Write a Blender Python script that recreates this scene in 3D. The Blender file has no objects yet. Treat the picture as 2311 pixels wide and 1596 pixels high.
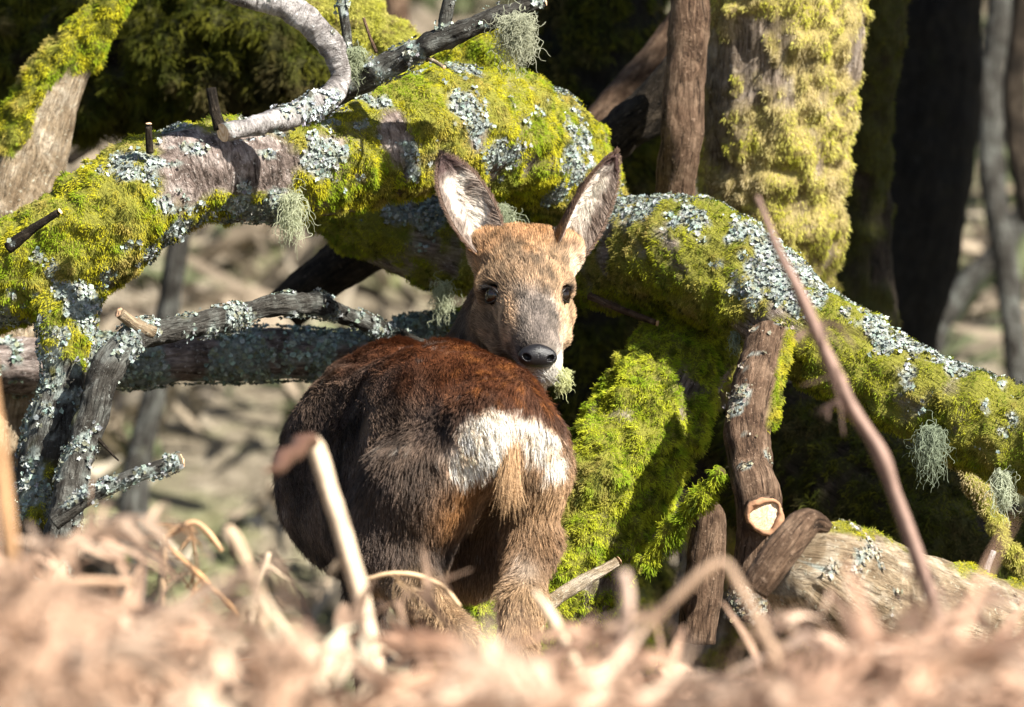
import bpy, math, random
import numpy as np
from mathutils import Vector

rng = np.random.default_rng(7)
random.seed(7)
scene = bpy.context.scene
COL = scene.collection

# ------------------------------------------------------------------ camera
DIST = 14.0          # camera to the deer, metres
FRAME_W = 1.30       # metres across the frame at the deer
CAM = np.array([0.0, -DIST, 1.10])
AIM = np.array([0.0, 0.0, 0.634])
_f = AIM - CAM
DN = float(np.linalg.norm(_f))
FWD = _f / DN
RIGHT = np.array([1.0, 0, 0])
UPV = np.cross(RIGHT, FWD)
cam_data = bpy.data.cameras.new('camera')
cam = bpy.data.objects.new('camera', cam_data)
COL.objects.link(cam)
cam.location = CAM
cam.rotation_euler = Vector(FWD).to_track_quat('-Z', 'Y').to_euler()
cam_data.sensor_width = 36
cam_data.lens = 36 * DN / FRAME_W
cam_data.clip_start = 0.5
cam_data.clip_end = 600
cam_data.dof.use_dof = True
cam_data.dof.focus_distance = DN + 0.33
cam_data.dof.aperture_fstop = cam_data.lens / 66.0
cam_data.dof.aperture_blades = 0
scene.camera = cam

# ------------------------------------------------------------------ sky, sun, exposure
SUN_AZ, SUN_EL = math.radians(48), math.radians(41)   # azimuth measured from the camera side towards +x
TO_SUN = np.array([math.sin(SUN_AZ) * math.cos(SUN_EL), -math.cos(SUN_AZ) * math.cos(SUN_EL), math.sin(SUN_EL)])
world = bpy.data.worlds.new('World')
scene.world = world
world.use_nodes = True
wn = world.node_tree.nodes
wl = world.node_tree.links
wn.clear()
sky = wn.new('ShaderNodeTexSky')
sky.sky_type = 'NISHITA'
sky.sun_disc = False
sky.sun_elevation = SUN_EL
sky.sun_rotation = math.atan2(TO_SUN[0], TO_SUN[1])
bg = wn.new('ShaderNodeBackground')
bg.inputs['Strength'].default_value = 0.052
wo = wn.new('ShaderNodeOutputWorld')
wl.new(sky.outputs[0], bg.inputs[0])
wl.new(bg.outputs[0], wo.inputs[0])
sd = bpy.data.lights.new('sun', 'SUN')
sd.energy = 5.0
sd.angle = math.radians(0.5)
sd.color = (1.0, 0.95, 0.85)
sun = bpy.data.objects.new('sun', sd)
COL.objects.link(sun)
sun.location = (6, -3, 8)
sun.rotation_euler = Vector(-TO_SUN).to_track_quat('-Z', 'Y').to_euler()
vs = scene.view_settings
vs.view_transform = 'Standard'
vs.look = 'None'
vs.exposure = 1.58
vs.gamma = 1.0
vs.use_curve_mapping = False
scene.render.engine = 'CYCLES'
cy = scene.cycles
cy.use_denoising = True
cy.denoiser = 'OPENIMAGEDENOISE'
cy.denoising_input_passes = 'RGB_ALBEDO_NORMAL'
cy.max_bounces = 6
cy.diffuse_bounces = 3
cy.glossy_bounces = 2
cy.transmission_bounces = 3
cy.sample_clamp_indirect = 4.0
cy.caustics_reflective = False
cy.caustics_refractive = False

# ------------------------------------------------------------------ layout helpers
IMG_W, IMG_H = 2311.0, 1596.0
PX = FRAME_W / IMG_W      # metres for one layout unit at the deer

def P(u, v, y):
    """Point of the place at depth y behind the deer's tail, found from two bearings."""
    d = FWD + RIGHT * ((u - IMG_W / 2) * PX / DN) - UPV * ((v - IMG_H / 2) * PX / DN)
    t = (y - CAM[1]) / d[1]
    return CAM + d * t

def R(r, y=0.0):
    return r * PX * (DIST + y) / DIST

def smooth(a, b, x):
    t = np.clip((x - a) / (b - a), 0, 1)
    return t * t * (3 - 2 * t)

def _hash(ix, iy, iz, seed):
    h = (ix.astype(np.int64) * 374761393 + iy.astype(np.int64) * 668265263 + iz.astype(np.int64) * 1274126177 + seed * 974634721) & 0xFFFFFFFF
    h = ((h ^ (h >> 13)) * 1274126177) & 0xFFFFFFFF
    h = ((h ^ (h >> 16)) * 2246822519) & 0xFFFFFFFF
    return ((h ^ (h >> 15)) & 0xFFFFFF) / float(0xFFFFFF)

def vnoise(p, seed=0):
    """Value noise 0..1 at points p (n,3)."""
    f = np.floor(p)
    t = p - f
    t = t * t * (3 - 2 * t)
    ix, iy, iz = f[:, 0].astype(np.int64), f[:, 1].astype(np.int64), f[:, 2].astype(np.int64)
    out = 0
    for a in (0, 1):
        wx = t[:, 0] if a else 1 - t[:, 0]
        for b in (0, 1):
            wy = t[:, 1] if b else 1 - t[:, 1]
            for c in (0, 1):
                wz = t[:, 2] if c else 1 - t[:, 2]
                out = out + wx * wy * wz * _hash(ix + a, iy + b, iz + c, seed)
    return out

def fbm(p, scale, seed=0, octaves=3):
    s, a, tot = 0, 1.0, 0
    q = p * scale
    for o in range(octaves):
        s = s + a * vnoise(q, seed + o * 17)
        tot += a
        a *= 0.5
        q = q * 2.03 + 11.3
    return s / tot

def vec_noise(p, scale, seed):
    return np.stack([fbm(p, scale, seed + k * 101, 2) * 2 - 1 for k in range(3)], 1)

def unit(v):
    return v / np.maximum(np.linalg.norm(v, axis=-1, keepdims=True), 1e-9)

# ------------------------------------------------------------------ materials
def new_mat(name):
    m = bpy.data.materials.new(name)
    m.use_nodes = True
    n = m.node_tree.nodes
    n.clear()
    return m, n, m.node_tree.links

def mix_col(n, l, fac, a, b, mode='MIX'):
    x = n.new('ShaderNodeMix')
    x.data_type = 'RGBA'
    x.blend_type = mode
    if isinstance(fac, (int, float)):
        x.inputs[0].default_value = fac
    else:
        l.new(fac, x.inputs[0])
    for s, k in ((a, 6), (b, 7)):
        if isinstance(s, (tuple, list)):
            x.inputs[k].default_value = (*s[:3], 1)
        else:
            l.new(s, x.inputs[k])
    return x.outputs[2]

def noise_node(n, l, scale, detail=4, rough=0.6, vec=None, dist=0.0):
    t = n.new('ShaderNodeTexNoise')
    t.inputs['Scale'].default_value = scale
    t.inputs['Detail'].default_value = detail
    t.inputs['Roughness'].default_value = rough
    t.inputs['Distortion'].default_value = dist
    if vec is not None:
        l.new(vec, t.inputs['Vector'])
    return t.outputs['Fac']

def ramp(n, l, fac, stops):
    r = n.new('ShaderNodeValToRGB')
    l.new(fac, r.inputs[0])
    e = r.color_ramp.elements
    while len(e) < len(stops):
        e.new(0.5)
    for el, (p, c) in zip(e, stops):
        el.position = p
        el.color = (*c, 1)
    return r.outputs[0]

def attr(n, name):
    a = n.new('ShaderNodeAttribute')
    a.attribute_name = name
    return a

def finish(n, l, color, rough=0.8, bump=None, bump_strength=0.4, bump_dist=0.003, spec=0.25, coat=0.0):
    b = n.new('ShaderNodeBsdfPrincipled')
    if isinstance(color, (tuple, list)):
        b.inputs['Base Color'].default_value = (*color, 1)
    else:
        l.new(color, b.inputs['Base Color'])
    if isinstance(rough, (int, float)):
        b.inputs['Roughness'].default_value = rough
    else:
        l.new(rough, b.inputs['Roughness'])
    b.inputs['Specular IOR Level'].default_value = spec
    b.inputs['Coat Weight'].default_value = coat
    if bump is not None:
        bp = n.new('ShaderNodeBump')
        bp.inputs['Strength'].default_value = bump_strength
        bp.inputs['Distance'].default_value = bump_dist
        l.new(bump, bp.inputs['Height'])
        l.new(bp.outputs[0], b.inputs['Normal'])
    o = n.new('ShaderNodeOutputMaterial')
    l.new(b.outputs[0], o.inputs[0])
    return b

def bark_mat(name, dark, mid, light, under=(0.19, 0.185, 0.03), crack=1.0):
    """Bark with fissures that follow the limb; the attribute 'moss' says where the thin green film under the moss grows."""
    m, n, l = new_mat(name)
    tc = n.new('ShaderNodeTexCoord')
    gr = attr(n, 'grain')
    nf = noise_node(n, l, 170, 6, 0.75, tc.outputs['Object'], 0.4)
    nl = noise_node(n, l, 26, 4, 0.6, tc.outputs['Object'], 0.8)
    fib = noise_node(n, l, 130, 6, 0.7, gr.outputs['Vector'], 1.2)
    fis = noise_node(n, l, 55, 5, 0.65, gr.outputs['Vector'], 2.0)
    vor = n.new('ShaderNodeTexVoronoi')
    vor.feature = 'DISTANCE_TO_EDGE'
    vor.inputs['Scale'].default_value = 60
    l.new(gr.outputs['Vector'], vor.inputs['Vector'])
    c = ramp(n, l, nl, [(0.28, dark), (0.5, mid), (0.72, light)])
    c2 = ramp(n, l, fib, [(0.30, (0.22, 0.20, 0.18)), (0.48, (0.75, 0.74, 0.73)), (0.68, (1.25, 1.25, 1.25))])
    c = mix_col(n, l, 0.85, c, c2, 'MULTIPLY')
    fm = ramp(n, l, fis, [(0.36, (0.12, 0.10, 0.09)), (0.46, (1, 1, 1))])
    c = mix_col(n, l, 0.85 * crack, c, fm, 'MULTIPLY')
    vm = ramp(n, l, vor.outputs['Distance'], [(0.0, (0.35, 0.32, 0.3)), (0.10, (1, 1, 1))])
    c = mix_col(n, l, 0.6 * crack, c, vm, 'MULTIPLY')
    speck = ramp(n, l, nf, [(0.58, (0, 0, 0)), (0.70, (1, 1, 1))])
    c = mix_col(n, l, speck, c, tuple(min(0.7, x * 1.25 + 0.02) for x in light))
    a = attr(n, 'moss')
    film = mix_col(n, l, nf, tuple(x * 0.45 for x in under), tuple(x * 1.7 for x in under))
    c = mix_col(n, l, a.outputs['Fac'], c, film)
    cr = attr(n, 'crust')
    crc = ramp(n, l, nf, [(0.30, (0.12, 0.13, 0.11)), (0.50, (0.30, 0.34, 0.31)), (0.70, (0.46, 0.51, 0.48))])
    c = mix_col(n, l, cr.outputs['Fac'], c, crc)
    h1 = n.new('ShaderNodeMath'); h1.operation = 'MULTIPLY_ADD'
    l.new(fis, h1.inputs[0]); h1.inputs[1].default_value = 1.6; l.new(fib, h1.inputs[2])
    h2 = n.new('ShaderNodeMath'); h2.operation = 'MULTIPLY_ADD'
    l.new(nf, h2.inputs[0]); h2.inputs[1].default_value = 0.6; l.new(h1.outputs[0], h2.inputs[2])
    finish(n, l, c, 0.85, h2.outputs[0], 1.0, 0.007, 0.15)
    return m

def strand_mat(name, trans=0.3, rough=0.6, spec=0.2, root_dark=0.55):
    """Strands coloured by their own attribute, roots darker than tips."""
    m, n, l = new_mat(name)
    a = attr(n, 'tint')
    b = n.new('ShaderNodeBsdfPrincipled')
    l.new(a.outputs['Color'], b.inputs['Base Color'])
    b.inputs['Roughness'].default_value = rough
    b.inputs['Specular IOR Level'].default_value = spec
    o = n.new('ShaderNodeOutputMaterial')
    if trans > 0:
        t = n.new('ShaderNodeBsdfTranslucent')
        l.new(a.outputs['Color'], t.inputs['Color'])
        x = n.new('ShaderNodeMixShader')
        x.inputs[0].default_value = trans
        l.new(b.outputs[0], x.inputs[1])
        l.new(t.outputs[0], x.inputs[2])
        l.new(x.outputs[0], o.inputs[0])
    else:
        l.new(b.outputs[0], o.inputs[0])
    return m

def tint_mat(name, rough=0.8, trans=0.0, noise_scale=60, var=0.5, bump=0.4, spec=0.2):
    """Surface coloured by its 'tint' attribute with procedural grain on top."""
    m, n, l = new_mat(name)
    a = attr(n, 'tint')
    tc = n.new('ShaderNodeTexCoord')
    nf = noise_node(n, l, noise_scale, 5, 0.65, tc.outputs['Object'])
    g = ramp(n, l, nf, [(0.25, (1 - var,) * 3), (0.75, (1 + var * 0.4,) * 3)])
    c = mix_col(n, l, 1.0, a.outputs['Color'], g, 'MULTIPLY')
    b = finish(n, l, c, rough, nf, bump, 0.002, spec)
    if trans > 0:
        t = n.new('ShaderNodeBsdfTranslucent')
        l.new(c, t.inputs['Color'])
        x = n.new('ShaderNodeMixShader')
        x.inputs[0].default_value = trans
        o = [q for q in n if q.type == 'OUTPUT_MATERIAL'][0]
        l.new(b.outputs[0], x.inputs[1])
        l.new(t.outputs[0], x.inputs[2])
        l.new(x.outputs[0], o.inputs[0])
    return m

def plain_mat(name, color, rough=0.7, scale=80, var=0.35, spec=0.3, coat=0.0, bump=0.3):
    m, n, l = new_mat(name)
    tc = n.new('ShaderNodeTexCoord')
    nf = noise_node(n, l, scale, 5, 0.65, tc.outputs['Object'])
    c = mix_col(n, l, nf, tuple(x * (1 - var) for x in color), tuple(min(1, x * (1 + var)) for x in color))
    finish(n, l, c, rough, nf, bump, 0.0015, spec, coat)
    return m

def wood_end_mat(name):
    """Pale cut wood with rings."""
    m, n, l = new_mat(name)
    tc = n.new('ShaderNodeTexCoord')
    w = n.new('ShaderNodeTexWave')
    w.wave_type = 'RINGS'
    w.rings_direction = 'Z'
    w.inputs['Scale'].default_value = 2.2
    w.inputs['Distortion'].default_value = 3
    w.inputs['Detail'].default_value = 3
    l.new(tc.outputs['Generated'], w.inputs['Vector'])
    nf = noise_node(n, l, 90, 4, 0.6, tc.outputs['Object'])
    c = mix_col(n, l, w.outputs['Fac'], (0.62, 0.42, 0.26), (0.78, 0.62, 0.45))
    c = mix_col(n, l, 0.5, c, ramp(n, l, nf, [(0.3, (0.5, 0.4, 0.32)), (0.65, (1, 1, 1))]), 'MULTIPLY')
    finish(n, l, c, 0.8, nf, 0.4, 0.002, 0.2)
    return m

M = {
    'bark_grey': bark_mat('bark_grey', (0.09, 0.068, 0.056), (0.28, 0.22, 0.195), (0.58, 0.50, 0.46)),
    'bark_pale': bark_mat('bark_pale', (0.09, 0.075, 0.07), (0.42, 0.39, 0.38), (0.72, 0.69, 0.68), crack=0.6),
    'bark_dark': bark_mat('bark_dark', (0.014, 0.011, 0.008), (0.04, 0.03, 0.021), (0.08, 0.062, 0.045), (0.05, 0.05, 0.014)),  # dark bark; on the back logs its tone also carries shade
    'bark_shaded': bark_mat('bark_shaded', (0.006, 0.006, 0.005), (0.012, 0.011, 0.009), (0.022, 0.02, 0.015), (0.02, 0.022, 0.006)),  # near-black tone paints the deep shade on the far trunks
    'bark_straw': bark_mat('bark_straw', (0.12, 0.09, 0.06), (0.32, 0.25, 0.19), (0.55, 0.47, 0.40), under=(0.36, 0.29, 0.11)),
    'bark_brown': bark_mat('bark_brown', (0.07, 0.04, 0.025), (0.16, 0.10, 0.065), (0.28, 0.19, 0.13)),
    'bark_tan': bark_mat('bark_tan', (0.20, 0.14, 0.085), (0.38, 0.29, 0.19), (0.64, 0.55, 0.43), crack=0.22),
    'bark_lichen': bark_mat('bark_lichen', (0.035, 0.03, 0.024), (0.09, 0.085, 0.075), (0.22, 0.23, 0.21)),
    'moss': strand_mat('moss', 0.42, 0.7, 0.1),
    'fur': strand_mat('fur', 0.12, 0.5, 0.25),
    'beard': strand_mat('beard_lichen', 0.4, 0.8, 0.1),
    'lichen': tint_mat('lichen', 0.9, 0.0, 300, 0.35, 0.5, 0.1),
    'skin': tint_mat('deer_skin', 0.85, 0.0, 400, 0.4, 0.3, 0.1),
    'bracken': tint_mat('dead_bracken', 0.75, 0.25, 180, 0.4, 0.4, 0.2),
    'stalk': tint_mat('bracken_stalk', 0.6, 0.0, 120, 0.3, 0.3, 0.3),
    'cut_wood': wood_end_mat('cut_wood'),
    'raw_wood': plain_mat('raw_wood', (0.58, 0.36, 0.22), 0.8, 200, 0.5),
    'eye': plain_mat('deer_eye', (0.010, 0.005, 0.003), 0.15, 30, 0.3, 0.7, 0.0, 0.0),
    'eyelid': plain_mat('eyelid', (0.012, 0.009, 0.008), 0.45, 300, 0.3),
    'nose': plain_mat('wet_nose', (0.010, 0.009, 0.010), 0.30, 900, 0.35, 0.45, 0.0, 0.45),
    'callus': plain_mat('callus', (0.32, 0.17, 0.095), 0.8, 160, 0.6),
    'hoof': plain_mat('hoof', (0.02, 0.017, 0.015), 0.4, 100, 0.3),
}

# ------------------------------------------------------------------ object helpers
def tag(o, label=None, category=None, group=None, kind=None):
    if label: o['label'] = label
    if category: o['category'] = category
    if group: o['group'] = group
    if kind: o['kind'] = kind
    return o

def link(o, parent=None):
    COL.objects.link(o)
    if parent is not None:
        o.parent = parent
        o.matrix_parent_inverse = parent.matrix_world.inverted() if parent.type != 'EMPTY' else parent.matrix_basis.inverted()
    return o

def mesh_obj(name, verts, faces, mat, parent=None, smooth_shade=True, tint=None, moss=None, grain=None, crust=None):
    """faces: (n,4) or (n,3) int array, or list of lists."""
    me = bpy.data.meshes.new(name)
    verts = np.asarray(verts, dtype=np.float32)
    if isinstance(faces, np.ndarray):
        k = faces.shape[1]
        nf = len(faces)
        me.vertices.add(len(verts))
        me.vertices.foreach_set('co', verts.ravel())
        me.loops.add(nf * k)
        me.loops.foreach_set('vertex_index', faces.astype(np.int32).ravel())
        me.polygons.add(nf)
        me.polygons.foreach_set('loop_start', np.arange(0, nf * k, k, dtype=np.int32))
        me.update(calc_edges=True)
    else:
        me.from_pydata(verts.tolist(), [], faces)
        me.update()
    if smooth_shade:
        me.polygons.foreach_set('use_smooth', np.ones(len(me.polygons), dtype=bool))
    if tint is not None:
        a = me.attributes.new('tint', 'FLOAT_COLOR', 'POINT')
        t = np.ones((len(verts), 4), dtype=np.float32)
        t[:, :3] = tint
        a.data.foreach_set('color', t.ravel())
    if moss is not None:
        a = me.attributes.new('moss', 'FLOAT', 'POINT')
        a.data.foreach_set('value', np.asarray(moss, dtype=np.float32))
    if crust is not None:
        a = me.attributes.new('crust', 'FLOAT', 'POINT')
        a.data.foreach_set('value', np.asarray(crust, dtype=np.float32))
    if grain is not None:
        a = me.attributes.new('grain', 'FLOAT_VECTOR', 'POINT')
        a.data.foreach_set('vector', np.asarray(grain, dtype=np.float32).ravel())
    me.materials.append(mat)
    me.validate()
    o = bpy.data.objects.new(name, me)
    return link(o, parent)

def strands_obj(name, pts, radius, tint, mat, parent=None, taper=0.25):
    """pts (n,k,3); radius scalar or (n,); tint (n,3) or (n,k,3)."""
    n, k, _ = pts.shape
    cu = bpy.data.hair_curves.new(name)
    cu.add_curves([k] * n)
    cu.attributes['position'].data.foreach_set('vector', np.asarray(pts, dtype=np.float32).ravel())
    rad = np.broadcast_to(np.asarray(radius, dtype=np.float32).reshape(-1, 1), (n, 1)) * np.linspace(1, taper, k, dtype=np.float32)[None, :]
    ra = cu.attributes.get('radius') or cu.attributes.new('radius', 'FLOAT', 'POINT')
    ra.data.foreach_set('value', np.ascontiguousarray(rad, dtype=np.float32).ravel())
    ta = cu.attributes.new('tint', 'FLOAT_COLOR', 'POINT')
    t = np.ones((n, k, 4), dtype=np.float32)
    t[..., :3] = tint if tint.ndim == 3 else tint[:, None, :]
    ta.data.foreach_set('color', t.ravel())
    cu.materials.append(mat)
    o = bpy.data.objects.new(name, cu)
    return link(o, parent)

def grow(roots, d0, d1, length, k=4):
    """Strands leaving along d0 and bending to d1."""
    t = np.linspace(0, 1, k)[None, :, None]
    return roots[:, None, :] + length[:, None, None] * (d0[:, None, :] * (t - 0.5 * t * t) + d1[:, None, :] * (0.5 * t * t + 0.15 * t))

def catmull(ctrl, step):
    """Resample control rows (n,4: xyz r) at roughly even step."""
    c = np.asarray(ctrl, dtype=float)
    c = np.vstack([2 * c[0] - c[1], c, 2 * c[-1] - c[-2]])
    out = []
    for i in range(1, len(c) - 2):
        p0, p1, p2, p3 = c[i - 1], c[i], c[i + 1], c[i + 2]
        m = max(2, int(np.linalg.norm(p2[:3] - p1[:3]) / step))
        t = np.linspace(0, 1, m, endpoint=False)[:, None]
        q = 0.5 * ((2 * p1) + (-p0 + p2) * t + (2 * p0 - 5 * p1 + 4 * p2 - p3) * t ** 2 + (-p0 + 3 * p1 - 3 * p2 + p3) * t ** 3)
        q[:, 3] = np.clip(q[:, 3], min(p1[3], p2[3]) * 0.9, max(p1[3], p2[3]) * 1.1)
        out.append(q)
    out.append(c[-2][None])
    return np.vstack(out)

def sweep(path, around, cap0=True, cap1=True):
    """Tube along path rows (xyz r). Returns verts, quads, normals, s, theta, frame info."""
    pos, rad = path[:, :3], path[:, 3]
    tang = unit(np.gradient(pos, axis=0))
    n = len(pos)
    ref = np.array([0, 0, 1.0]) if abs(tang[0, 2]) < 0.9 else np.array([0, 1.0, 0])
    a = unit(np.cross(tang[0], ref))
    A = np.zeros((n, 3)); B = np.zeros((n, 3))
    for i in range(n):
        a = a - tang[i] * np.dot(a, tang[i])
        a = a / np.linalg.norm(a)
        A[i] = a
        B[i] = np.cross(tang[i], a)
    th = np.linspace(0, 2 * np.pi, around, endpoint=False)
    nor = A[:, None, :] * np.cos(th)[None, :, None] + B[:, None, :] * np.sin(th)[None, :, None]
    v = pos[:, None, :] + nor * rad[:, None, None]
    i, j = np.meshgrid(np.arange(n - 1), np.arange(around), indexing='ij')
    j2 = (j + 1) % around
    q = np.stack([i * around + j, i * around + j2, (i + 1) * around + j2, (i + 1) * around + j], -1).reshape(-1, 4)
    return v, q, nor, tang

MOSS_YELLOW = np.array([0.54, 0.50, 0.03])
MOSS_GREEN = np.array([0.27, 0.36, 0.02])
MOSS_TAN = np.array([0.46, 0.35, 0.13])
MOSS_DEEP = np.array([0.05, 0.065, 0.012])
LICHEN = np.array([0.37, 0.42, 0.39])

def moss_tint(p, pal, seed):
    """Patchy moss colours: tufts of yellow, green, straw and dark, the dark also painting shaded clump holes."""
    a = fbm(p, 55, seed + 5, 2)
    b = fbm(p, 18, seed + 9, 2)
    c = fbm(p, 130, seed + 13, 1)
    y, g, t, d = [np.asarray(x) for x in pal]
    col = g[None] + (y - g)[None] * smooth(0.3, 0.6, a)[:, None]
    col = col + (t[None] - col) * (smooth(0.52, 0.75, b) * 0.8)[:, None]
    col = col + (d[None] - col) * (smooth(0.54, 0.78, c) * 0.85)[:, None]  # dark clump holes: shade put into the tint
    return col * rng.uniform(0.7, 1.3, (len(p), 1))

PAL_LIT = (MOSS_YELLOW, MOSS_GREEN, MOSS_TAN, MOSS_DEEP)
PAL_GREEN = ((0.50, 0.53, 0.04), (0.30, 0.41, 0.025), (0.34, 0.26, 0.10), (0.04, 0.06, 0.01))
PAL_STRAW = ((0.60, 0.56, 0.15), (0.50, 0.49, 0.07), (0.56, 0.45, 0.29), (0.20, 0.15, 0.07))
PAL_SHADED = ((0.13, 0.13, 0.015), (0.075, 0.09, 0.014), (0.11, 0.085, 0.04), (0.02, 0.022, 0.008))  # moss darkened to carry the shade on the back logs and trunks
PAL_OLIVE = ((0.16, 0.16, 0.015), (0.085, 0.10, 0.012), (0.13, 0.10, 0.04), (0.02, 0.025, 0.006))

def lichen_mesh(name, roots, nors, size, tint, parent, lift=0.12):
    """Crinkled leafy lobes, one small ruffled fan each."""
    n = len(roots)
    if n == 0:
        return None
    k = 10
    ref = unit(rng.normal(size=(n, 3)))
    a = unit(np.cross(nors, ref)); b = np.cross(nors, a)
    th = np.linspace(0, 2 * np.pi, k, endpoint=False)[None, :] + rng.uniform(0, 1, (n, 1))
    rr = size[:, None] * rng.uniform(0.55, 1.25, (n, k)) * np.where(np.arange(k) % 2 == 0, 1.12, 0.78)[None, :]
    up = size[:, None] * (lift + rng.uniform(-0.35, 0.45, (n, k)))
    ring = roots[:, None, :] + a[:, None, :] * (np.cos(th) * rr)[..., None] + b[:, None, :] * (np.sin(th) * rr)[..., None] + nors[:, None, :] * up[..., None]
    cen = (roots + nors * size[:, None] * 0.05)[:, None, :]
    v = np.concatenate([cen, ring], 1).reshape(-1, 3)
    base = (np.arange(n) * (k + 1))[:, None]
    f = np.stack([np.stack([base[:, 0], base[:, 0] + 1 + i, base[:, 0] + 1 + (i + 1) % k], 1) for i in range(k)], 1).reshape(-1, 3)
    t = tint * rng.uniform(0.35, 1.15, (n, 1))
    brown = (rng.uniform(0, 1, (n, 1)) < 0.22)
    t = np.repeat(np.where(brown, t * np.array([0.62, 0.55, 0.42]), t * rng.uniform(0.9, 1.1, (n, 3))), k + 1, axis=0)
    shade = np.tile(np.concatenate([[0.7], np.full(k, 1.1)]), n)[:, None]
    o = mesh_obj(name, v, f, M['lichen'], parent, False, np.clip(t * shade, 0, 0.85))
    tag(o, kind='stuff')
    return o

VIEW = unit((CAM - AIM)[None])[0]
SEED = [100]

def limb(name, ctrl, bark, label, category, moss=0.5, up=0.25, lichen=0.0, pal=PAL_LIT, density=330000, hair=0.0048, rough=0.10,
         cushion=0.0065, lichen_up=0.0, step=0.006, parent=None, group=None, strand_r=0.0005, lichen_size=0.0036, cap_end=None, cap_start=None,
         gnarl=0.0, moss_fn=None, lichen_tint=LICHEN, droop=0.55, ring=False, clumpy=1.0):
    """A limb or trunk: swept, gnarled bark with moss strands and lichen lobes growing on it. ctrl rows (u, v, y, r)."""
    SEED[0] += 37
    seed = SEED[0]
    rows = np.array([[*P(u, v, y), R(r, y)] for u, v, y, r in ctrl])
    path = catmull(rows, step)
    rm = path[:, 3].max()
    if gnarl:
        path[:, :3] += vec_noise(path[:, :3], 1.2 / (rm * 6), seed + 3) * rm * gnarl
    around = int(np.clip(2 * np.pi * rm / step, 10, 110))
    v, q, nor, tang = sweep(path, around)
    n = len(path)
    flat = v.reshape(-1, 3)
    nf = nor.reshape(-1, 3)
    rad = np.repeat(path[:, 3], around)
    # ridges and lumps of the wood
    lump = fbm(flat, 0.8 / rm, seed, 3) - 0.5
    fine = fbm(flat, 5.0 / rm, seed + 50, 3) - 0.5
    arc = np.concatenate([[0], np.cumsum(np.linalg.norm(np.diff(path[:, :3], axis=0), axis=1))])
    tht = np.tile(np.linspace(0, 2 * np.pi, around, endpoint=False), n)
    ga, gs = (0.30, 1.0) if ring else (1.0, 0.20)
    grain = np.stack([np.cos(tht) * rm * ga, np.sin(tht) * rm * ga, np.repeat(arc, around) * gs], 1) + seed * 0.37
    ridge = fbm(grain, 55, seed + 60, 3) - 0.5
    disp = rad * (lump * rough * 3.2 + fine * rough * 0.9) + np.clip(ridge, -.3, .12) * min(0.012, rm * 0.30)
    # where moss grows
    mn = fbm(flat, 9.0, seed + 70, 3) * 0.6 + fbm(flat, 40, seed + 71, 2) * 0.4
    mval = moss + (mn - 0.5) * 1.5 + up * nf[:, 2]
    if moss_fn is not None:
        mval = mval + moss_fn(flat, nf)
    mm = smooth(0.38, 0.62, mval)
    tuft = fbm(flat, 48, seed + 80, 2)
    lw = np.zeros(len(flat))
    if lichen > 0:
        ln_ = fbm(flat, 16, seed + 120, 3) * 0.65 + fbm(flat, 60, seed + 121, 2) * 0.35
        lw = smooth(0.53, 0.66, ln_ + (lichen - 0.5) * 0.35 + lichen_up * nf[:, 2])
        mm = mm * (1 - 0.75 * lw)
    disp = disp + mm * cushion * (smooth(0.25, 0.75, tuft) * 1.5 - 0.2)
    flat = flat + nf * disp[:, None]
    grid = flat.reshape(n, around, 3)
    # true normals after displacement
    du = np.gradient(grid, axis=0)
    dv = np.roll(grid, -1, 1) - np.roll(grid, 1, 1)
    nn = unit(np.cross(dv, du).reshape(-1, 3))
    nn = nn * np.sign((nn * nf).sum(1, keepdims=True) + 1e-9)
    verts, faces = flat, [tuple(x) for x in q.tolist()]
    mossattr = mm
    # rounded or broken ends
    extra = []
    for end in (0, 1):
        ring = (np.arange(around) if end == 0 else (n - 1) * around + np.arange(around))
        c = flat[ring].mean(0) + (-tang[0] if end == 0 else tang[-1]) * (path[0 if end == 0 else -1, 3] * 0.12)
        idx = len(flat) + len(extra)
        extra.append(c)
        for j in range(around):
            a, b = int(ring[j]), int(ring[(j + 1) % around])
            faces.append((idx, b, a) if end == 0 else (idx, a, b))
    verts = np.vstack([flat, np.array(extra)])
    o = mesh_obj(name, verts, faces, M[bark], parent, True, None, np.concatenate([mossattr, [0.0, 0.0]]), np.vstack([grain, grain[:1], grain[-1:]]), np.concatenate([smooth(0.25, 0.7, lw), [0.0, 0.0]]))
    if label:
        tag(o, label, category, group)
    for end, cap in ((0, cap_start), (1, cap_end)):
        if cap:
            i = 0 if end == 0 else n - 1
            d = -tang[0] if end == 0 else tang[-1]
            ring = grid[i]
            c = ring.mean(0)
            K = 6
            vv, ff = [], []
            for kk in range(K):
                f = 1.0 - kk / (K - 1) if kk < K - 1 else 0.02
                jag = (rng.uniform(-0.12, 0.12, (around, 1)) if cap == 'broken' else rng.uniform(-0.02, 0.02, (around, 1))) * path[i, 3]
                vv.append(c + (ring - c) * (0.93 * f + 0.02) + d * (0.004 + (0.25 if cap == 'broken' else 0.05) * path[i, 3] * (1 - f)) + d * jag)
            vv = np.vstack(vv)
            for kk in range(K - 1):
                for j in range(around):
                    j2 = (j + 1) % around
                    ff.append((kk * around + j, kk * around + j2, (kk + 1) * around + j2, (kk + 1) * around + j))
            ff.append(tuple(range((K - 1) * around, K * around)))
            mesh_obj('broken_end' if cap == 'broken' else 'cut_end', vv, ff, M['raw_wood' if cap == 'broken' else 'cut_wood'], o, True)
    # moss strands
    area = np.linalg.norm(np.cross(du.reshape(-1, 3), dv.reshape(-1, 3) * 0.5), axis=1)
    vis = (nf @ VIEW > -0.35)
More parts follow.
